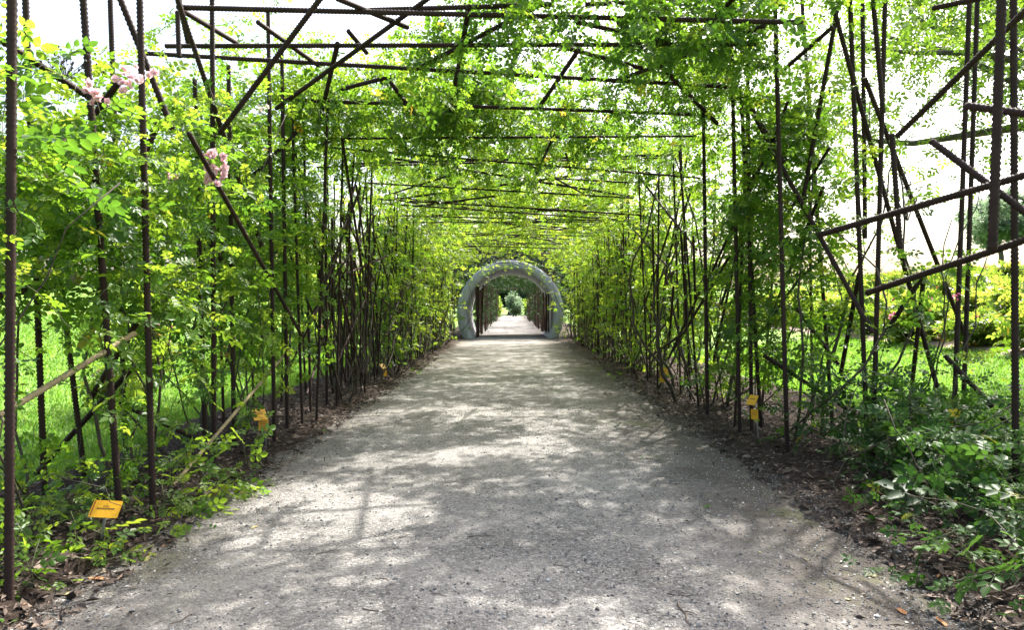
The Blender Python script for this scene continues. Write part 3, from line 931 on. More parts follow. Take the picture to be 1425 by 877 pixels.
b_ = rose('climbing_rose', 'climbing rose with a hanging chain of pink blossoms beside the crossing lean-to rods', (-2.9, 5.6, 0),
     [(270, LX, (4.8, 6.6), (1.15, 2.95), 0.55, INL), (24, LX, (4.8, 6.6), (0.5, 1.0), 0.45, INL), (30, (-3.0, -2.4), (4.9, 6.4), (2.6, 3.2), 0.4, (.2, 0, .6))],
     wall_canes(rw, 5.0, 6.6, -3.4, -2.5, 8, (2.0, 3.0)), 22, RL, single=45, tint=(0.42, 0.24))
for k in range(11):
    blossom_at(b_, P(290 + uni(-4, 4), 214 + k * 4.2, 4.72), 'pink', 1.0)
    blossom_at(b_, P(296 + 7 * math.sin(k * 1.3) + uni(-3, 3), 212 + k * 4.4, 4.7), 'pink', 1.15)
for k in range(5):
    blossom_at(b_, P(312 + uni(-3, 3), 218 + k * 8, 4.75), 'pink', 1.15)
blossom_cluster(b_, 240, 250, 4.9, 7, 0.035); blossom_cluster(b_, 366, 155, 6.0, 5, 0.03, 'white_petal')
rose('climbing_rose', 'dense climbing rose around the tall post just behind the double plant tag', (-2.9, 7.4, 0),
     [(270, (-3.5, -2.4), (6.6, 8.4), (1.2, 3.5), 0.6, INL), (36, LX, (6.6, 8.4), (0.5, 1.2), 0.45, INL), (240, (-2.8, -0.7), (7.2, 9.0), (3.65, 4.1), 0.6, (.3, .1, 0)), (90, (-4.2, -2.6), (7.2, 9.0), (3.3, 4.5), 0.6, (0, 0, .3))],
     wall_canes(rw, 6.6, 8.2, -3.2, -2.45, 9, (2.4, 3.6)), 23, RL, single=25, tint=(0.42, 0.22))
rose('climbing_rose', 'climbing rose with bare knotted canes and leaves only on its upper half', (-2.8, 10.2, 0),
     [(190, (-3.7, -2.6), (8.6, 11.5), (1.8, 3.6), 0.6, INL), (60, (-3.9, -2.9), (8.6, 12.5), (0.5, 1.8), 0.5, (-.4, 0, .1)), (400, (-2.6, -0.4), (8.6, 12.4), (3.7, 4.2), 0.7, (.5, 0, 0)), (120, (-4.2, -2.4), (9.0, 12.0), (3.4, 4.4), 0.6, (0, 0, .3))],
     wall_canes(rw, 9.4, 12.8, -2.8, -2.3, 32, (1.8, 3.7), (0.005, 0.014), 1.5), 24, RL, tint=(0.5, 0.22), keepfun=gaps)
blossom_at(b_, P(305, 262, 5.0)); 
# the low leafy shoots at the foot of the lawn wall
rose('low_rose', 'low rose with yellowing round leaves sprawling over mulch around the yellow tag', (-2.6, 3.9, 0),
     [(40, (-2.95, -2.15), (3.2, 4.6), (0.06, 0.25), 0.45, (0.2, -0.1, 0.05)), (26, (-3.5, -2.5), (4.2, 5.8), (0.06, 0.25), 0.35, (0.1, -0.1, 0.2))],
     [((-2.75, 3.7, 0), (-2.2, 3.9, 0.25), 0.004), ((-2.75, 3.9, 0), (-2.0, 4.3, 0.15), 0.004)], 25, None, single=30, tint=(0.62, 0.3), lscale=1.1)
rose('low_rose', 'small leafy rose sprouting between two posts behind the yellow tag', (-2.35, 5.0, 0),
     [(26, (-2.5, -1.95), (4.5, 5.4), (0.06, 0.25), 0.35, (0.35, -0.2, 0.1))], [((-2.4, 5, 0), (-2.0, 4.8, 0.2), 0.004)], 26, None, single=20, tint=(0.6, 0.2))
# bank side
OUTR = (0.05, -0.1, 0.25)
rose('shrub_rose', 'dark glossy shrub rose spreading low around the feet of the open posts', (3.0, 5.0, 0),
     [(300, (2.65, 4.0), (4.3, 6.4), (0.08, 0.5), 0.42, (0, -0.1, 0.45)), (50, (2.45, 3.3), (3.3, 4.3), (0.05, 0.4), 0.45, (0, -0.15, 0.5)),
      (30, (2.6, 4.0), (4.6, 6.2), (0.4, 0.7), 0.45, (0, 0, 0.4)), (50, (3.0, 4.3), (4.0, 5.5), (0.1, 0.7), 0.45, (-.1, -.1, .4))],
     [((2.9 + rw.normal(0, .35), 4.9 + rw.normal(0, .6), -0.02), (2.9 + rw.normal(0, .5), 4.8 + rw.normal(0, .7), 0.8), 0.007) for _ in range(8)],
     31, None, single=90, mat='dark_rose_leaf', tint=(0.38, 0.25), lscale=1.15)
rose('low_rose', 'low rose with long arching green shoots at the edge of the gravel', (2.35, 3.1, 0),
     [(36, (2.1, 2.8), (2.55, 3.4), (0.06, 0.35), 0.5, (-0.15, 0, 0.3))], [((2.3, 3.0, 0), (2.1, 3.6, 0.4), 0.005), ((2.35, 2.9, 0), (2.5, 3.5, 0.5), 0.005)], 32, None, single=40, mat='dark_rose_leaf', tint=(0.55, 0.25), lscale=1.05)
c_ = rose('climbing_rose', 'thin young climbing rose threading through the open crossed rods', (3.5, 6.3, 0),
     [(30, (3.0, 4.2), (5.6, 7.0), (0.8, 1.9), 0.5, (0, 0, .3)), (16, (2.9, 3.8), (5.8, 7.0), (1.8, 2.6), 0.4, OUTR), (12, (3.2, 5.0), (6.3, 7.6), (0.3, 1.0), 0.5, (0, 0, .4))],
     wall_canes(rw, 5.8, 7.0, 3.0, 4.0, 5, (1.6, 2.6), (0.005, 0.01)), 33, None, single=30, tint=(0.5, 0.22))
seed_head(c_, 1262, 272, 5.9, 0.22, 0.22, 60)
blossom_cluster(c_, 1325, 412, 5.9, 3, 0.05, 'hot_pink', 0.8)
RX = (2.5, 3.4)
rose('climbing_rose', 'dense shady climbing rose filling the wall at the end of the open bay', (2.9, 7.8, 0),
     [(340, RX, (6.7, 9.0), (1.0, 3.6), 0.6, OUTR), (50, RX, (6.8, 9.0), (0.35, 1.0), 0.45, OUTR), (130, (2.4, 3.15), (6.4, 7.6), (1.8, 4.0), 0.6, OUTR),
      (900, (-0.9, 2.6), (6.2, 9.2), (3.7, 4.3), 0.65, (-.3, 0, -.02)), (270, (-0.2, 2.1), (4.9, 6.4), (3.6, 4.3), 0.6, (-.1, 0, -.1)), (110, (1.9, 2.9), (5.0, 6.5), (4.15, 4.5), 0.5, (-.1, 0, .1))],  # last region: leaves added mostly above the view, to shade the near path
     wall_canes(rw, 6.9, 9.0, 2.45, 3.2, 10, (2.4, 3.6)), 34, RR, single=30, mat='rose_leaf', tint=(0.30, 0.2), keepfun=gaps)
rose('climbing_rose', 'climbing rose behind the dim double tag, its stout trunk bare below', (2.9, 10.4, 0),
     [(200, RX, (9.0, 11.8), (0.9, 3.5), 0.6, OUTR), (30, RX, (9.0, 11.8), (0.4, 0.9), 0.45, OUTR), (560, (-0.6, 2.8), (9.2, 12.4), (3.7, 4.2), 0.65, (-.4, 0, 0))],
     wall_canes(rw, 9.0, 11.6, 2.4, 3.0, 18, (1.6, 3.6), (0.008, 0.03), .9), 35, RR, tint=(0.42, 0.22), keepfun=gaps)

# ------------------------------------------------------------------ farther climbing roses: three kinds, copied along both walls
def wall_proto(seed, nw, nl, nc, tint):
    t = bpy.data.objects.new('climbing_rose', None); link(t)
    r = np.random.default_rng(seed)
    lst = [((r.uniform(-.4, .1), r.uniform(-.8, .8), -.03), (r.uniform(-.5, .2), r.uniform(-1.4, 1.4), r.uniform(1.6, 3.6)), r.uniform(.006, .02)) for _ in range(16)]
    canes(t, r, lst, sides=5)
    foliage(t, [(nw, (-0.8, 0.08), (-1.0, 1.0), (1.0, 3.6), 0.6, (0, 0, .2)), (nl, (-0.8, 0.05), (-1, 1), (0.3, 1.0), 0.45, (0, 0, .2)),
                (26, (0.0, 0.9), (-1, 1), (3.0, 3.7), 0.5, (0, 0, 0)), (nc, (-0.2, 2.7), (-1.0, 1.0), (3.65, 4.15), 0.65, (.5, 0, .02))], seed + 1, far=True, tint=tint, lscale=1.45, spacing=0.075)
    return t
protos = [wall_proto(101, 150, 22, 80, (0.7, 0.16)), wall_proto(111, 135, 28, 90, (0.75, 0.14)), wall_proto(121, 160, 20, 65, (0.66, 0.2)), wall_proto(131, 145, 20, 150, (0.6, 0.2))]
used = [False] * 4
def place_wall(i, side, y, label, group):
    if used[i]:
        t = copy_tree(protos[i])
    else:
        t = protos[i]; used[i] = True
    x = (INX_L if side < 0 else INX_R)
    t.location = (x, y, 0)
    t.scale = (-side * uni(0.9, 1.08), uni(0.9, 1.15) * random.choice((-1, 1)), uni(0.94, 1.05))
    tag(t, label, 'rose', group)
k = 0
for side in (-1, 1):
    y = 13.4 if side < 0 else 12.6
    while y < 26.4:
        place_wall(3 if y < 16.5 else random.randrange(3), side, y,
                   'yellow-green climbing rose deep in the lawn wall, between bare knotted canes and the pipe' if side < 0 else
                   'yellow-green climbing rose deep in the bank wall, between bare trunk and the pipe', RL if side < 0 else RR)
        y += uni(1.15, 1.55)

# ivy over the pipe and along the far frame
iv = thing('ivy_mantle', 'dark mass of climber leaves above the round concrete pipe', 'climber', (0, 30.4, 0))
def over_ring(p):
    rr_ = np.hypot(p[:, 0] + 0.07, p[:, 2] - 1.1)
    return (rr_ > 2.85) & (p[:, 2] > 0.3)
sp = thing('climbing_rose', 'yellow-green rose sprays hanging over the rim of the concrete pipe', 'rose', (0, 28.9, 0))
canes(sp, np.random.default_rng(5), [((2.5, 29.0, 0), (1.5, 29.2, 3.3), .015), ((-2.5, 28.9, 0), (-1.6, 29.1, 3.2), .015), ((-2.6, 29.1, 0), (-1.9, 29.2, 2.6), .02)])
def rim(p):
    q = np.hypot(p[:, 0] + .07, p[:, 2] - 1.1)
    return (q > 2.0) & (q < 3.0) & (p[:, 2] > .2)
foliage(sp, [(420, (-3, 3), (28.5, 29.3), (0.2, 3.7), 0.5, (0, 0, -.1))], 58, far=True, tint=(0.7, .15), lscale=1.5, spacing=.08, keepfun=rim)
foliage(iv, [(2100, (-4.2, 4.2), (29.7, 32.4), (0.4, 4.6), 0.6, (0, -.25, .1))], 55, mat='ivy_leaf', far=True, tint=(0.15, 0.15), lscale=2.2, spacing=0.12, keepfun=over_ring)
for side in (-1, 1):
    t = thing('climbing_rose', ('leafy climber on the far rod frame beyond the pipe, lawn side' if side < 0 else 'leafy climber on the far rod frame beyond the pipe, bank side'), 'rose', (side * 2, 34, 0))
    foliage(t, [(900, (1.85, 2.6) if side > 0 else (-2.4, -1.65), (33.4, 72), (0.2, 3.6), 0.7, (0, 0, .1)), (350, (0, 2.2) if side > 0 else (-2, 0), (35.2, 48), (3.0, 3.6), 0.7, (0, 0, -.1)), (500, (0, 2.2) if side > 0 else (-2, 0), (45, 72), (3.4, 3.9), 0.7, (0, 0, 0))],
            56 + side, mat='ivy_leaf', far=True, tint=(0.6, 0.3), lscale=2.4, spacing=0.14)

# ------------------------------------------------------------------ yellow plant tags
def text_mesh(s, size):
    cu = bpy.data.curves.new('lettering', 'FONT'); cu.body = s; cu.size = size; cu.align_x = 'CENTER'; cu.extrude = 0.0002
    o = bpy.data.objects.new('lettering', cu); col.objects.link(o)
    dg = bpy.context.evaluated_depsgraph_get()
    me = bpy.data.meshes.new_from_object(o.evaluated_get(dg))
    bpy.data.objects.remove(o); bpy.data.curves.remove(cu)
    return me
def box(sx, sy, sz, c=(0, 0, 0), bev=0.0):
    v = np.array([[x, y, z] for x in (-1, 1) for y in (-1, 1) for z in (-1, 1)], float) * [sx / 2, sy / 2, sz / 2] + np.asarray(c)
    f = np.array([[0, 1, 3, 2], [4, 6, 7, 5], [0, 4, 5, 1], [2, 3, 7, 6], [0, 2, 6, 4], [1, 5, 7, 3]])
    return v, [f]
def plate(parent, loc, rot, w, h, lines, strip=False):
    """rounded thin plate in its local xz, facing -y"""
    pts = []
    rr_ = 0.006
    for cx, cz, a0 in ((w / 2 - rr_, h / 2 - rr_, 0), (-w / 2 + rr_, h / 2 - rr_, 90), (-w / 2 + rr_, -h / 2 + rr_, 180), (w / 2 - rr_, -h / 2 + rr_, 270)):
        for q in (0, 45, 90):
            pts.append((cx + rr_ * math.cos(R(a0 + q)), cz + rr_ * math.sin(R(a0 + q))))
    n = len(pts); th = 0.0022
    v = np.array([(x, -th, z) for x, z in pts] + [(x, th, z) for x, z in pts])
    i = np.arange(n); j = (i + 1) % n
    me = mesh_np('plate', v, [np.array([i, i[::-1] + n]), np.stack([j, i, i + n, j + n], -1)], None, False, M['yellow'])
    o = obj('plate', me, parent, loc); o.rotation_euler = rot
    for (s, size, zz, mk) in lines:
        if s == '-':                     # a line of print too small to read
            G = Geo(); x = -w * 0.30
            while x < w * 0.30:
                ww = uni(0.003, 0.0065)
                vv, ff = box(ww, 0.0008, size * uni(.75, 1), (x + ww / 2, -th - 0.0006, zz)); G.add(vv, ff); x += ww + uni(0.0012, 0.003)
            me2 = G.mesh('print_line', M[mk], False); t = obj('print_line', me2, o)
        else:
            me2 = text_mesh(s, size); me2.materials.clear(); me2.materials.append(M[mk])
            t = obj('lettering', me2, o, (0, -th - 0.0008, zz)); t.rotation_euler = (R(90), 0, 0)
    if strip:
        G = Geo(); z = -h * 0.4
        while z < h * 0.38:
            hh_ = uni(0.004, 0.011); vv, ff = box(0.007, 0.0008, hh_, (-w * 0.44, -th - 0.0006, z + hh_ / 2)); G.add(vv, ff); z += hh_ + uni(0.001, 0.003)
        obj('print_strip', G.mesh('print_strip', M['redink'], False), o)
    return o
def tag_sign(label, base, stake_top, plates, wood=False):
    t = thing('plant_tag', label, 'plant tag', base)
    v, fs = tube([[0, 0, -0.05], [stake_top[0] * .5, stake_top[1] * .5, stake_top[2] * .5], stake_top], 0.0085 if wood else 0.0055, 6)
    obj('stake', mesh_np('stake', v, fs, None, True, M['stake']), t)
    for p in plates: plate(t, *p)
    return t
def rel(px, py, d, base): return P(px, py, d) - Vector(base)
b0 = (P(140, 765, 3.93).x, 3.93, 0.05)
c0 = rel(147, 709, 3.88, b0)
tag_sign('single yellow plant tag tilted back on a grey stake amid low leaves', b0, (c0.x, c0.y + 0.012, c0.z),
         [(c0, (R(-38), R(4), R(4)), 0.158, 0.100, [('ROSA', 0.013, 0.012, 'ink'), ('-', 0.0075, 0.002, 'ink'), ('+', 0.014, 0.027, 'redink')], True)], True)
b0 = (P(371, 630, 6.5).x, 6.5, 0.06)
c0, c1 = rel(361, 577, 6.42, b0), rel(366.5, 592, 6.46, b0)
tag_sign('double yellow plant tag, slanted plate above upright plate, beside the tan rod', b0, (c1.x, c1.y + 0.01, c0.z),
         [(c0, (R(-48), R(0), R(38)), 0.125, 0.14, [('-', 0.009, 0.02, 'ink'), ('-', 0.009, 0.0, 'ink')]),
          (c1, (R(0), R(4), R(28)), 0.09, 0.10, [('-', 0.007, 0.03, 'redink'), ('-', 0.007, 0.014, 'redink'), ('-', 0.007, -0.002, 'redink'), ('-', 0.007, -0.018, 'redink'), ('-', 0.007, -0.034, 'redink')])])
b0 = (P(1056, 622, 6.75).x, 6.75, 0.05)
c0, c1 = rel(1047, 557, 6.7, b0), rel(1050, 577, 6.74, b0)
tag_sign('dim double yellow plant tag in shade at the foot of dense roses', b0, (c1.x + 0.01, c1.y + 0.012, c0.z),
         [(c0, (R(-35), 0, R(-58)), 0.10, 0.11, [('-', 0.009, 0.01, 'ink')]), (c1, (0, R(-3), R(-60)), 0.085, 0.10, [('-', 0.007, 0.02, 'redink'), ('-', 0.007, 0.0, 'redink')])])
b0 = (P(921, 547, 11.0).x, 11.0, 0.05)
c0, c1 = rel(924, 517, 10.95, b0), rel(922, 528, 10.98, b0)
tag_sign('pale yellow double plant tag next to a bare stout trunk', b0, (c1.x, c1.y + 0.01, c0.z),
         [(c0, (R(-42), 0, R(-12)), 0.13, 0.13, [('-', 0.009, 0.01, 'ink')]), (c1, (0, 0, R(-14)), 0.09, 0.10, [('-', 0.007, 0.02, 'redink')])])
b0 = (P(537, 530, 13.0).x, 13.0, 0.05)
c0, c1 = rel(533, 510, 12.95, b0), rel(536, 520, 12.98, b0)
tag_sign('orange-yellow plant tag turned edge-on by the bare knotted canes', b0, (c1.x, c1.y + 0.01, c0.z),
         [(c0, (R(-45), 0, R(60)), 0.13, 0.13, [('-', 0.009, 0.01, 'ink')]), (c1, (0, 0, R(55)), 0.09, 0.11, [('-', 0.007, 0.02, 'redink')])])

# ------------------------------------------------------------------ trees and bushes outside
def tree(label, loc, h, crown_r, n, seed, mat, leafsize, name='tree', group=None, trunk_h=0.4, conic=False, tint=(0.5, 0.25), tmpl=LEAF_FAR):
    t = thing(name, label, 'tree', loc, group)
    r = np.random.default_rng(seed)
    base = np.array(loc, float)
    th = h * trunk_h
    pts = np.array([[0, 0, -0.2], [0.02 * h, 0, th * .5], [0, 0.02 * h, th], [0.01 * h, 0, h * (0.92 if conic else 0.72)]])
    v, fs = tube(pts, [h * .03, h * .024, h * .02, h * .006], 8)
    obj('trunk', mesh_np('trunk', v, fs, None, True, M['trunk']), t)
    G = Geo(); cl = []
    for k in range(15):
        z0 = r.uniform(th * .75, h * .75); a = r.uniform(0, 6.28)
        rad = crown_r * r.uniform(.55, .95) * ((1 - (z0 - th * .7) / h) if conic else 1)
        e = np.array([math.cos(a) * rad, math.sin(a) * rad, z0 + r.uniform(.05, .3) * h * (0.2 if conic else .8)])
        lp = cane_pts(r, (0, 0, z0), e, 0.05 * h, 6)
        v, fs = tube(lp, np.linspace(h * .007, h * .002, 6), 5); G.add(v, fs)
        for q in (2, 3, 4, 5): cl.append((lp[q], crown_r * r.uniform(.2, .34)))
    obj('limbs', G.mesh('limbs', M['trunk']), t)
    for k in range(14):
        z = h * r.uniform(.45, 1.0)
        w = (1 - z / h) * 1.25 + .08 if conic else math.sqrt(max(0.05, 1 - ((z / h - .66) / .36) ** 2))
        a = r.uniform(0, 6.28); q = crown_r * w * r.uniform(.2, .85)
        cl.append((np.array([math.cos(a) * q, math.sin(a) * q, z - .05 * h]), crown_r * r.uniform(.2, .34)))
    cs = np.array([c for c, _ in cl]); rs = np.array([q for _, q in cl])
    i = r.integers(0, len(cs), n)
    dv = nrm(r.normal(0, 1, (n, 3))); rad = r.uniform(0, 1, n) ** .45
    p = cs[i] + dv * (rad * rs[i])[:, None] * [1, 1, .75]
    p[:, 2] = np.maximum(p[:, 2], 0.15)
    Gl = Geo()
    ct = r.normal(0, .16, len(cs))
    T = np.clip(r.normal(tint[0], tint[1], n) + ct[i], 0, 1)
    place_leaves(Gl, tmpl, p, r.normal(0, 1, (n, 3)) + [0, 0, -.3], r.normal(0, .6, (n, 3)) + [0, 0, .8], leafsize * r.uniform(.7, 1.3, n), T)
    obj('crown', Gl.mesh('crown', M[mat]), t, kind='stuff')
    return t
def tz(x, y): return float(terrain(x, y))
# the broadleaf tree whose branches hang in from beside the open bay
tree('broadleaf tree with light green branches hanging over the open bay', (8.4, 10.6, tz(8.4, 10.6)), 10.5, 4.3, 9000, 201, 'tree_leaf', 1.45, 'broadleaf_tree', trunk_h=.46, tmpl=LEAF_FAR)
# dark trees behind the lawn
far1 = tree('dark bluish-green tree behind the sunny lawn', (-26, 40, tz(-26, 40)), 7.5, 3.4, 4200, 202, 'far_leaf', 4.0, 'lawn_tree', 'trees behind the lawn')
for k, (x, y, s) in enumerate([(-33, 42, 1.0), (-40, 44, 1.15), (-30, 47, 1.25), (-21, 46, 1.1), (-46, 50, 1.2), (-36, 52, 1.3), (-16, 44, .9), (-25, 56, 1.4), (-52, 44, 1.0)]):
    t = copy_tree(far1); t.location = (x, y, tz(x, y)); t.scale = (s, s, s * uni(.85, 1.1)); t.rotation_euler = (0, 0, uni(0, 6))
# trees closing the tunnel axis
tree('silvery green tree standing on the axis beyond the tunnel', (0.1, 92, 0), 3.9, 1.9, 4200, 203, 'silver_leaf', 2.4, 'axis_tree', conic=True, trunk_h=.12, tint=(0.6, .25))
d1 = tree('dark conifer behind the silvery green axis tree', (-5.5, 108, 0), 13, 4.5, 5200, 204, 'far_leaf', 5.0, 'conifer', 'dark conifers behind the axis tree', conic=True, trunk_h=.12, tint=(0.2, .2))
for (x, y, s) in [(4.5, 110, 1.05), (-0.5, 114, 1.15), (9.5, 106, .9), (-11, 106, 1.0), (-3, 118, 1.2), (2.4, 119, 1.2), (7, 116, 1.2), (-8, 115, 1.2)]:
    t = copy_tree(d1); t.location = (x, y, 0); t.scale = (s, s, s)
# bluish trees on the horizon above the bank
hz = tree('hazy blue-green tree on the skyline above the flower bank', (50, 70, tz(50, 70)), 9.5, 4.0, 4200, 205, 'silver_leaf', 4.6, 'skyline_tree', 'trees on the skyline of the bank', tint=(0.2, .2))
for (x, y, s) in [(57, 72, 1.1), (62, 66, 1.3)]:
    t = copy_tree(hz); t.location = (x, y, tz(x, y)); t.scale = (s, s, s)

def bush(name, label, loc, r_, h, n, seed, mat, leafsize, petal=None, nb=0, group=None, bs=2.0, cat='bush', tint=(0.55, 0.22)):
    t = thing(name, label, cat, loc, group)
    r = np.random.default_rng(seed)
    G = Geo()
    for k in range(14):
        a = r.uniform(0, 6.28); q = r_ * r.uniform(.2, .8)
        v, fs = tube(cane_pts(r, (r.normal(0, .08), r.normal(0, .08), -.05), (math.cos(a) * q, math.sin(a) * q, h * r.uniform(.6, .95)), .08, 5), np.linspace(.012, .004, 5), 4, False)
        G.add(v, fs)
    obj('stems', G.mesh('stems', M['cane']), t, kind='stuff')
    cc = 22
    cs = nrm(r.normal(0, 1, (cc, 3))) * r.uniform(.3, .8, (cc, 1)) * [r_, r_, h * .42] + [0, 0, h * .56]
    i = r.integers(0, cc, n)
    p = cs[i] + nrm(r.normal(0, 1, (n, 3))) * (r.uniform(0, 1, n) ** .5)[:, None] * [r_ * .34, r_ * .34, h * .22]
    p[:, 2] = np.maximum(p[:, 2], .06)
    Gl = Geo()
    place_leaves(Gl, LEAF_FAR, p, r.normal(0, 1, (n, 3)), r.normal(0, .6, (n, 3)) + [0, 0, .9], leafsize * r.uniform(.7, 1.3, n), np.clip(r.normal(tint[0], tint[1], n), 0, 1))
    obj('foliage', Gl.mesh('foliage', M[mat]), t, kind='stuff')
    if petal:
        Gb = Geo()
        for k in range(nb):
            d = nrm(r.normal(0, 1, 3) + [0, 0, .35]); q = d * [r_ * .92, r_ * .92, h * .5] * r.uniform(.85, 1.08) + [0, 0, h * .55]
            g0 = rosette(k, (5, 4, 3), 0.03 * bs * r.uniform(.7, 1.2))
            rot = np.array(Vector((0, 0, 1)).rotation_difference(Vector(d)).to_matrix())
            Gb.add(np.concatenate(g0.v) @ rot.T + q, [np.concatenate(x) for x in g0.f.values()])
        obj('blossoms', Gb.mesh('blossoms', M[petal]), t, kind='stuff')
    return t
BK = [('hot_pink', 'rose bush with bright pink blossoms on the bank', 16), ('orange_petal', 'rose bush with apricot blossoms on the bank', 14), (None, 'yellow-green leafy bush without blossoms on the bank', 0), ('white_petal', 'rose bush with creamy white blossoms on the bank', 14)]
bp = []
for k, (pt, lb, nb) in enumerate(BK):
    bp.append(bush('bank_bush', lb, (0, 0, 0), .85, 0.95, 1500, 300 + k, 'shrub_leaf', 2.0, pt, nb, lb.replace('rose bush', 'rose bushes').replace('leafy bush', 'leafy bushes')))
spots = []
rb = random.Random(9)
for row, (x0, dx) in enumerate([(9.6, 0.0), (11.2, .2), (13, 0.1), (15.2, 0), (18, 0), (21, 0)]):
    y = 12.4 + row * 1.0
    while y < 34 + row * 2:
        spots.append((x0 + rb.uniform(-.5, .5) + (y - 10) * 0.07, y)); y += rb.uniform(1.3, 2.1) + row * .18
cnt = [0] * 4
for (x, y) in spots:
    k = rb.choice((0, 0, 1, 2, 2, 2, 3))
    t = bp[k] if cnt[k] == 0 else copy_tree(bp[k])
    cnt[k] += 1
    s = rb.uniform(.8, 1.2)
    t.location = (x, y, tz(x, y)); t.scale = (s, s, s * rb.uniform(.85, 1.15)); t.rotation_euler = (0, 0, rb.uniform(0, 6))
# bushes standing on the lawn side
lb_ = bush('lawn_rose', 'small pink rose bush standing on the sunny lawn', (-5.6, 10.6, tz(-5.6, 10.6)), .4, .8, 420, 330, 'shrub_leaf', 1.25, 'hot_pink', 9, 'small pink rose bushes on the lawn', bs=1.2)
for (x, y, s) in [(-4.9, 8.4, .8), (-6.8, 12.8, 1.2), (-5.3, 13.5, 1.1), (-6.2, 16.5, 1.3), (-8.2, 15, 1.3), (-4.7, 16.5, 1.2), (-5.2, 20, 1.4)]:
    t = copy_tree(lb_); t.location = (x, y, tz(x, y)); t.scale = (s, s, s); t.rotation_euler = (0, 0, uni(0, 6))
hb = bush('far_shrub', 'lush light green shrub behind the lawn wall, near the pipe', (-5.4, 22, tz(-5.4, 22)), 1.3, 2.6, 2400, 340, 'shrub_leaf', 2.4, group='lush shrubs behind the walls near the pipe')
for (x, y, s) in [(-5.0, 26, 1.1), (-6.0, 30, 1.2), (-7.5, 25, 1.2)]:
    t = copy_tree(hb); t.location = (x, y, tz(x, y)); t.scale = (s, s, s)
for (x, y, s) in [(5.8, 23, 1.1), (5.6, 27, 1.2), (6.2, 31, 1.2)]:
    t = copy_tree(hb); t.location = (x, y, tz(x, y)); t.scale = (s, s, s)
    t['label'] = 'lush light green shrub behind the bank wall, near the pipe'
ax = bush('axis_shrub', 'bright yellow-green shrub lining the path beyond the far frame', (-2.5, 78, 0), 1.4, 2.6, 1800, 350, 'shrub_leaf', 4.0, group='yellow-green shrubs beyond the far frame')
for (x, y, s) in [(2.6, 79, 1.0), (-2.7, 84, 1.0), (3.0, 85, 1.15), (2.9, 92, .7), (-2.6, 91, .6)]:
    t = copy_tree(ax); t.location = (x, y, 0); t.scale = (s, s, s)

# ------------------------------------------------------------------ fallen leaves and twigs
def fallen(matname, seed, size):
    r = np.random.default_rng(seed)
    n = 9
    u = np.linspace(-1, 1, n)
    w = np.sqrt(np.clip(1 - u * u, 0, 1)) * .42 * (1 - .25 * u)
    curl = r.uniform(.25, .55)
    L_ = np.stack([-w, u, curl * w * w * 2 + .12 * u * u], -1); C_ = np.stack([0 * u, u, .12 * u * u - .02], -1); R_ = np.stack([w, u, curl * w * w * 2.4 + .12 * u * u], -1)
    v = np.concatenate([L_, C_, R_]) * size / 2 + r.normal(0, size * .012, (3 * n, 3))
    i = np.arange(n - 1)
    q = np.concatenate([np.stack([i, i + n, i + n + 1, i + 1], -1), np.stack([i + n, i + 2 * n, i + 2 * n + 1, i + n + 1], -1)])
    stem, fs = tube([[0, -size * .5, 0], [0.1 * size, -size * .75, size * .04]], size * .012, 4)
    G = Geo(); G.add(v, [q]); G.add(stem, fs)
    return G.mesh('fallen_leaf', M[matname])
FM = {k: [fallen(k, i * 7 + 1, 1.0) for i in range(2)] for k in ('dead_leaf', 'pale_leaf', 'green_leaf')}
FL = {'dead_leaf': ('curled orange-brown dead leaf lying at the bed edge', 'orange-brown fallen leaves'),
      'pale_leaf': ('dry pale yellowish leaf lying on the gravel edge', 'pale fallen leaves'),
      'green_leaf': ('small fresh green leaf fallen on the gravel path', 'green fallen leaves')}
def drop(px, py, kind, size):
    d = EYE * FOC / (py - 427)
    x = (px - 712.5) * d / FOC
    for _ in range(3):
        z = float(ground_z(x, d)); d = (EYE - z) * FOC / (py - 427); x = (px - 712.5) * d / FOC
    o = bpy.data.objects.new('fallen_leaf', random.choice(FM[kind]))
    o.location = (x, d, z + size * .06); o.scale = (size,) * 3
    o.rotation_euler = (uni(-.35, .35), uni(-.35, .35), uni(0, 6.28))
    link(o); tag(o, FL[kind][0], 'leaf', FL[kind][1])
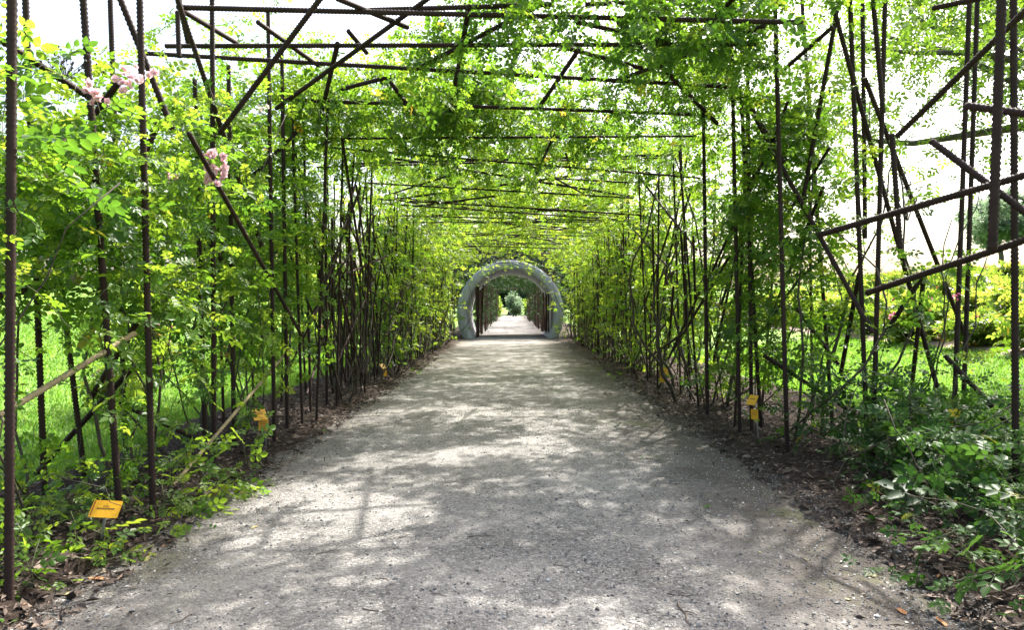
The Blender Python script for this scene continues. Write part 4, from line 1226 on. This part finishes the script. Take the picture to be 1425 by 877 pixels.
for a in [(135, 808, 'dead_leaf', .085), (165, 798, 'dead_leaf', .05), (197, 762, 'dead_leaf', .05), (1310, 868, 'dead_leaf', .07), (1255, 853, 'dead_leaf', .06), (532, 520, 'dead_leaf', .09),
          (1083, 648, 'dead_leaf', .05), (300, 690, 'dead_leaf', .05), (445, 585, 'dead_leaf', .05), (235, 755, 'dead_leaf', .04),
          (1213, 803, 'pale_leaf', .055), (62, 822, 'pale_leaf', .085), (100, 828, 'pale_leaf', .075), (354, 735, 'pale_leaf', .05), (1180, 836, 'pale_leaf', .04), (1078, 698, 'pale_leaf', .04), (205, 780, 'pale_leaf', .07),
          (1058, 770, 'pale_leaf', .035), (1120, 780, 'pale_leaf', .04), (480, 560, 'pale_leaf', .05),
          (983, 707, 'green_leaf', .07), (893, 638, 'green_leaf', .05), (450, 600, 'green_leaf', .07), (860, 632, 'green_leaf', .035), (1040, 755, 'green_leaf', .03), (920, 641, 'green_leaf', .03), (665, 575, 'green_leaf', .04), (22, 865, 'green_leaf', .04), (895, 566, 'green_leaf', .04)]:
    drop(*a)
def twig(px0, py0, px1, py1, rad, label, fork=False):
    pts = []
    for px, py in ((px0, py0), (px1, py1)):
        d = (EYE - .045) * FOC / (py - 427); x = (px - 712.5) * d / FOC
        pts.append(np.array([x, d, float(ground_z(x, d)) + rad]))
    r = np.random.default_rng(int(px0))
    t = np.linspace(0, 1, 6)[:, None]
    p = pts[0] + (pts[1] - pts[0]) * t + np.concatenate([[[0, 0, 0]], r.normal(0, .008, (4, 3)), [[0, 0, 0]]]) * [1, 1, .15]
    c = p.mean(0)
    G = Geo(); v, fs = tube(p - c, np.linspace(rad, rad * .5, 6), 5); G.add(v, fs)
    if fork:
        q = p[2] - c; e = q + (p[5] - p[2]) * .5 + np.array([.05, .02, .004])
        v, fs = tube([q, (q + e) / 2 + [.004, 0, .003], e], [rad * .7, rad * .5, rad * .3], 5); G.add(v, fs)
    o = obj('fallen_twig', G.mesh('fallen_twig', M['twig']), None, Vector(c))
    tag(o, label, 'twig', 'twigs lying on the gravel' if 'thin' in label else None)
twig(943, 842, 962, 872, .005, 'forked brown twig lying in a sunlit patch of gravel', True)
tl = 'thin dark dry twig lying on the gravel path'
for a in [(523, 806, 543, 810), (598, 825, 622, 833), (770, 786, 792, 794), (505, 848, 540, 853), (555, 749, 570, 745), (930, 828, 972, 832), (650, 750, 690, 748), (440, 770, 470, 762), (800, 700, 812, 712), (380, 640, 470, 628), (1140, 720, 1190, 748), (270, 852, 235, 866)]:
    twig(*a, .003, tl)
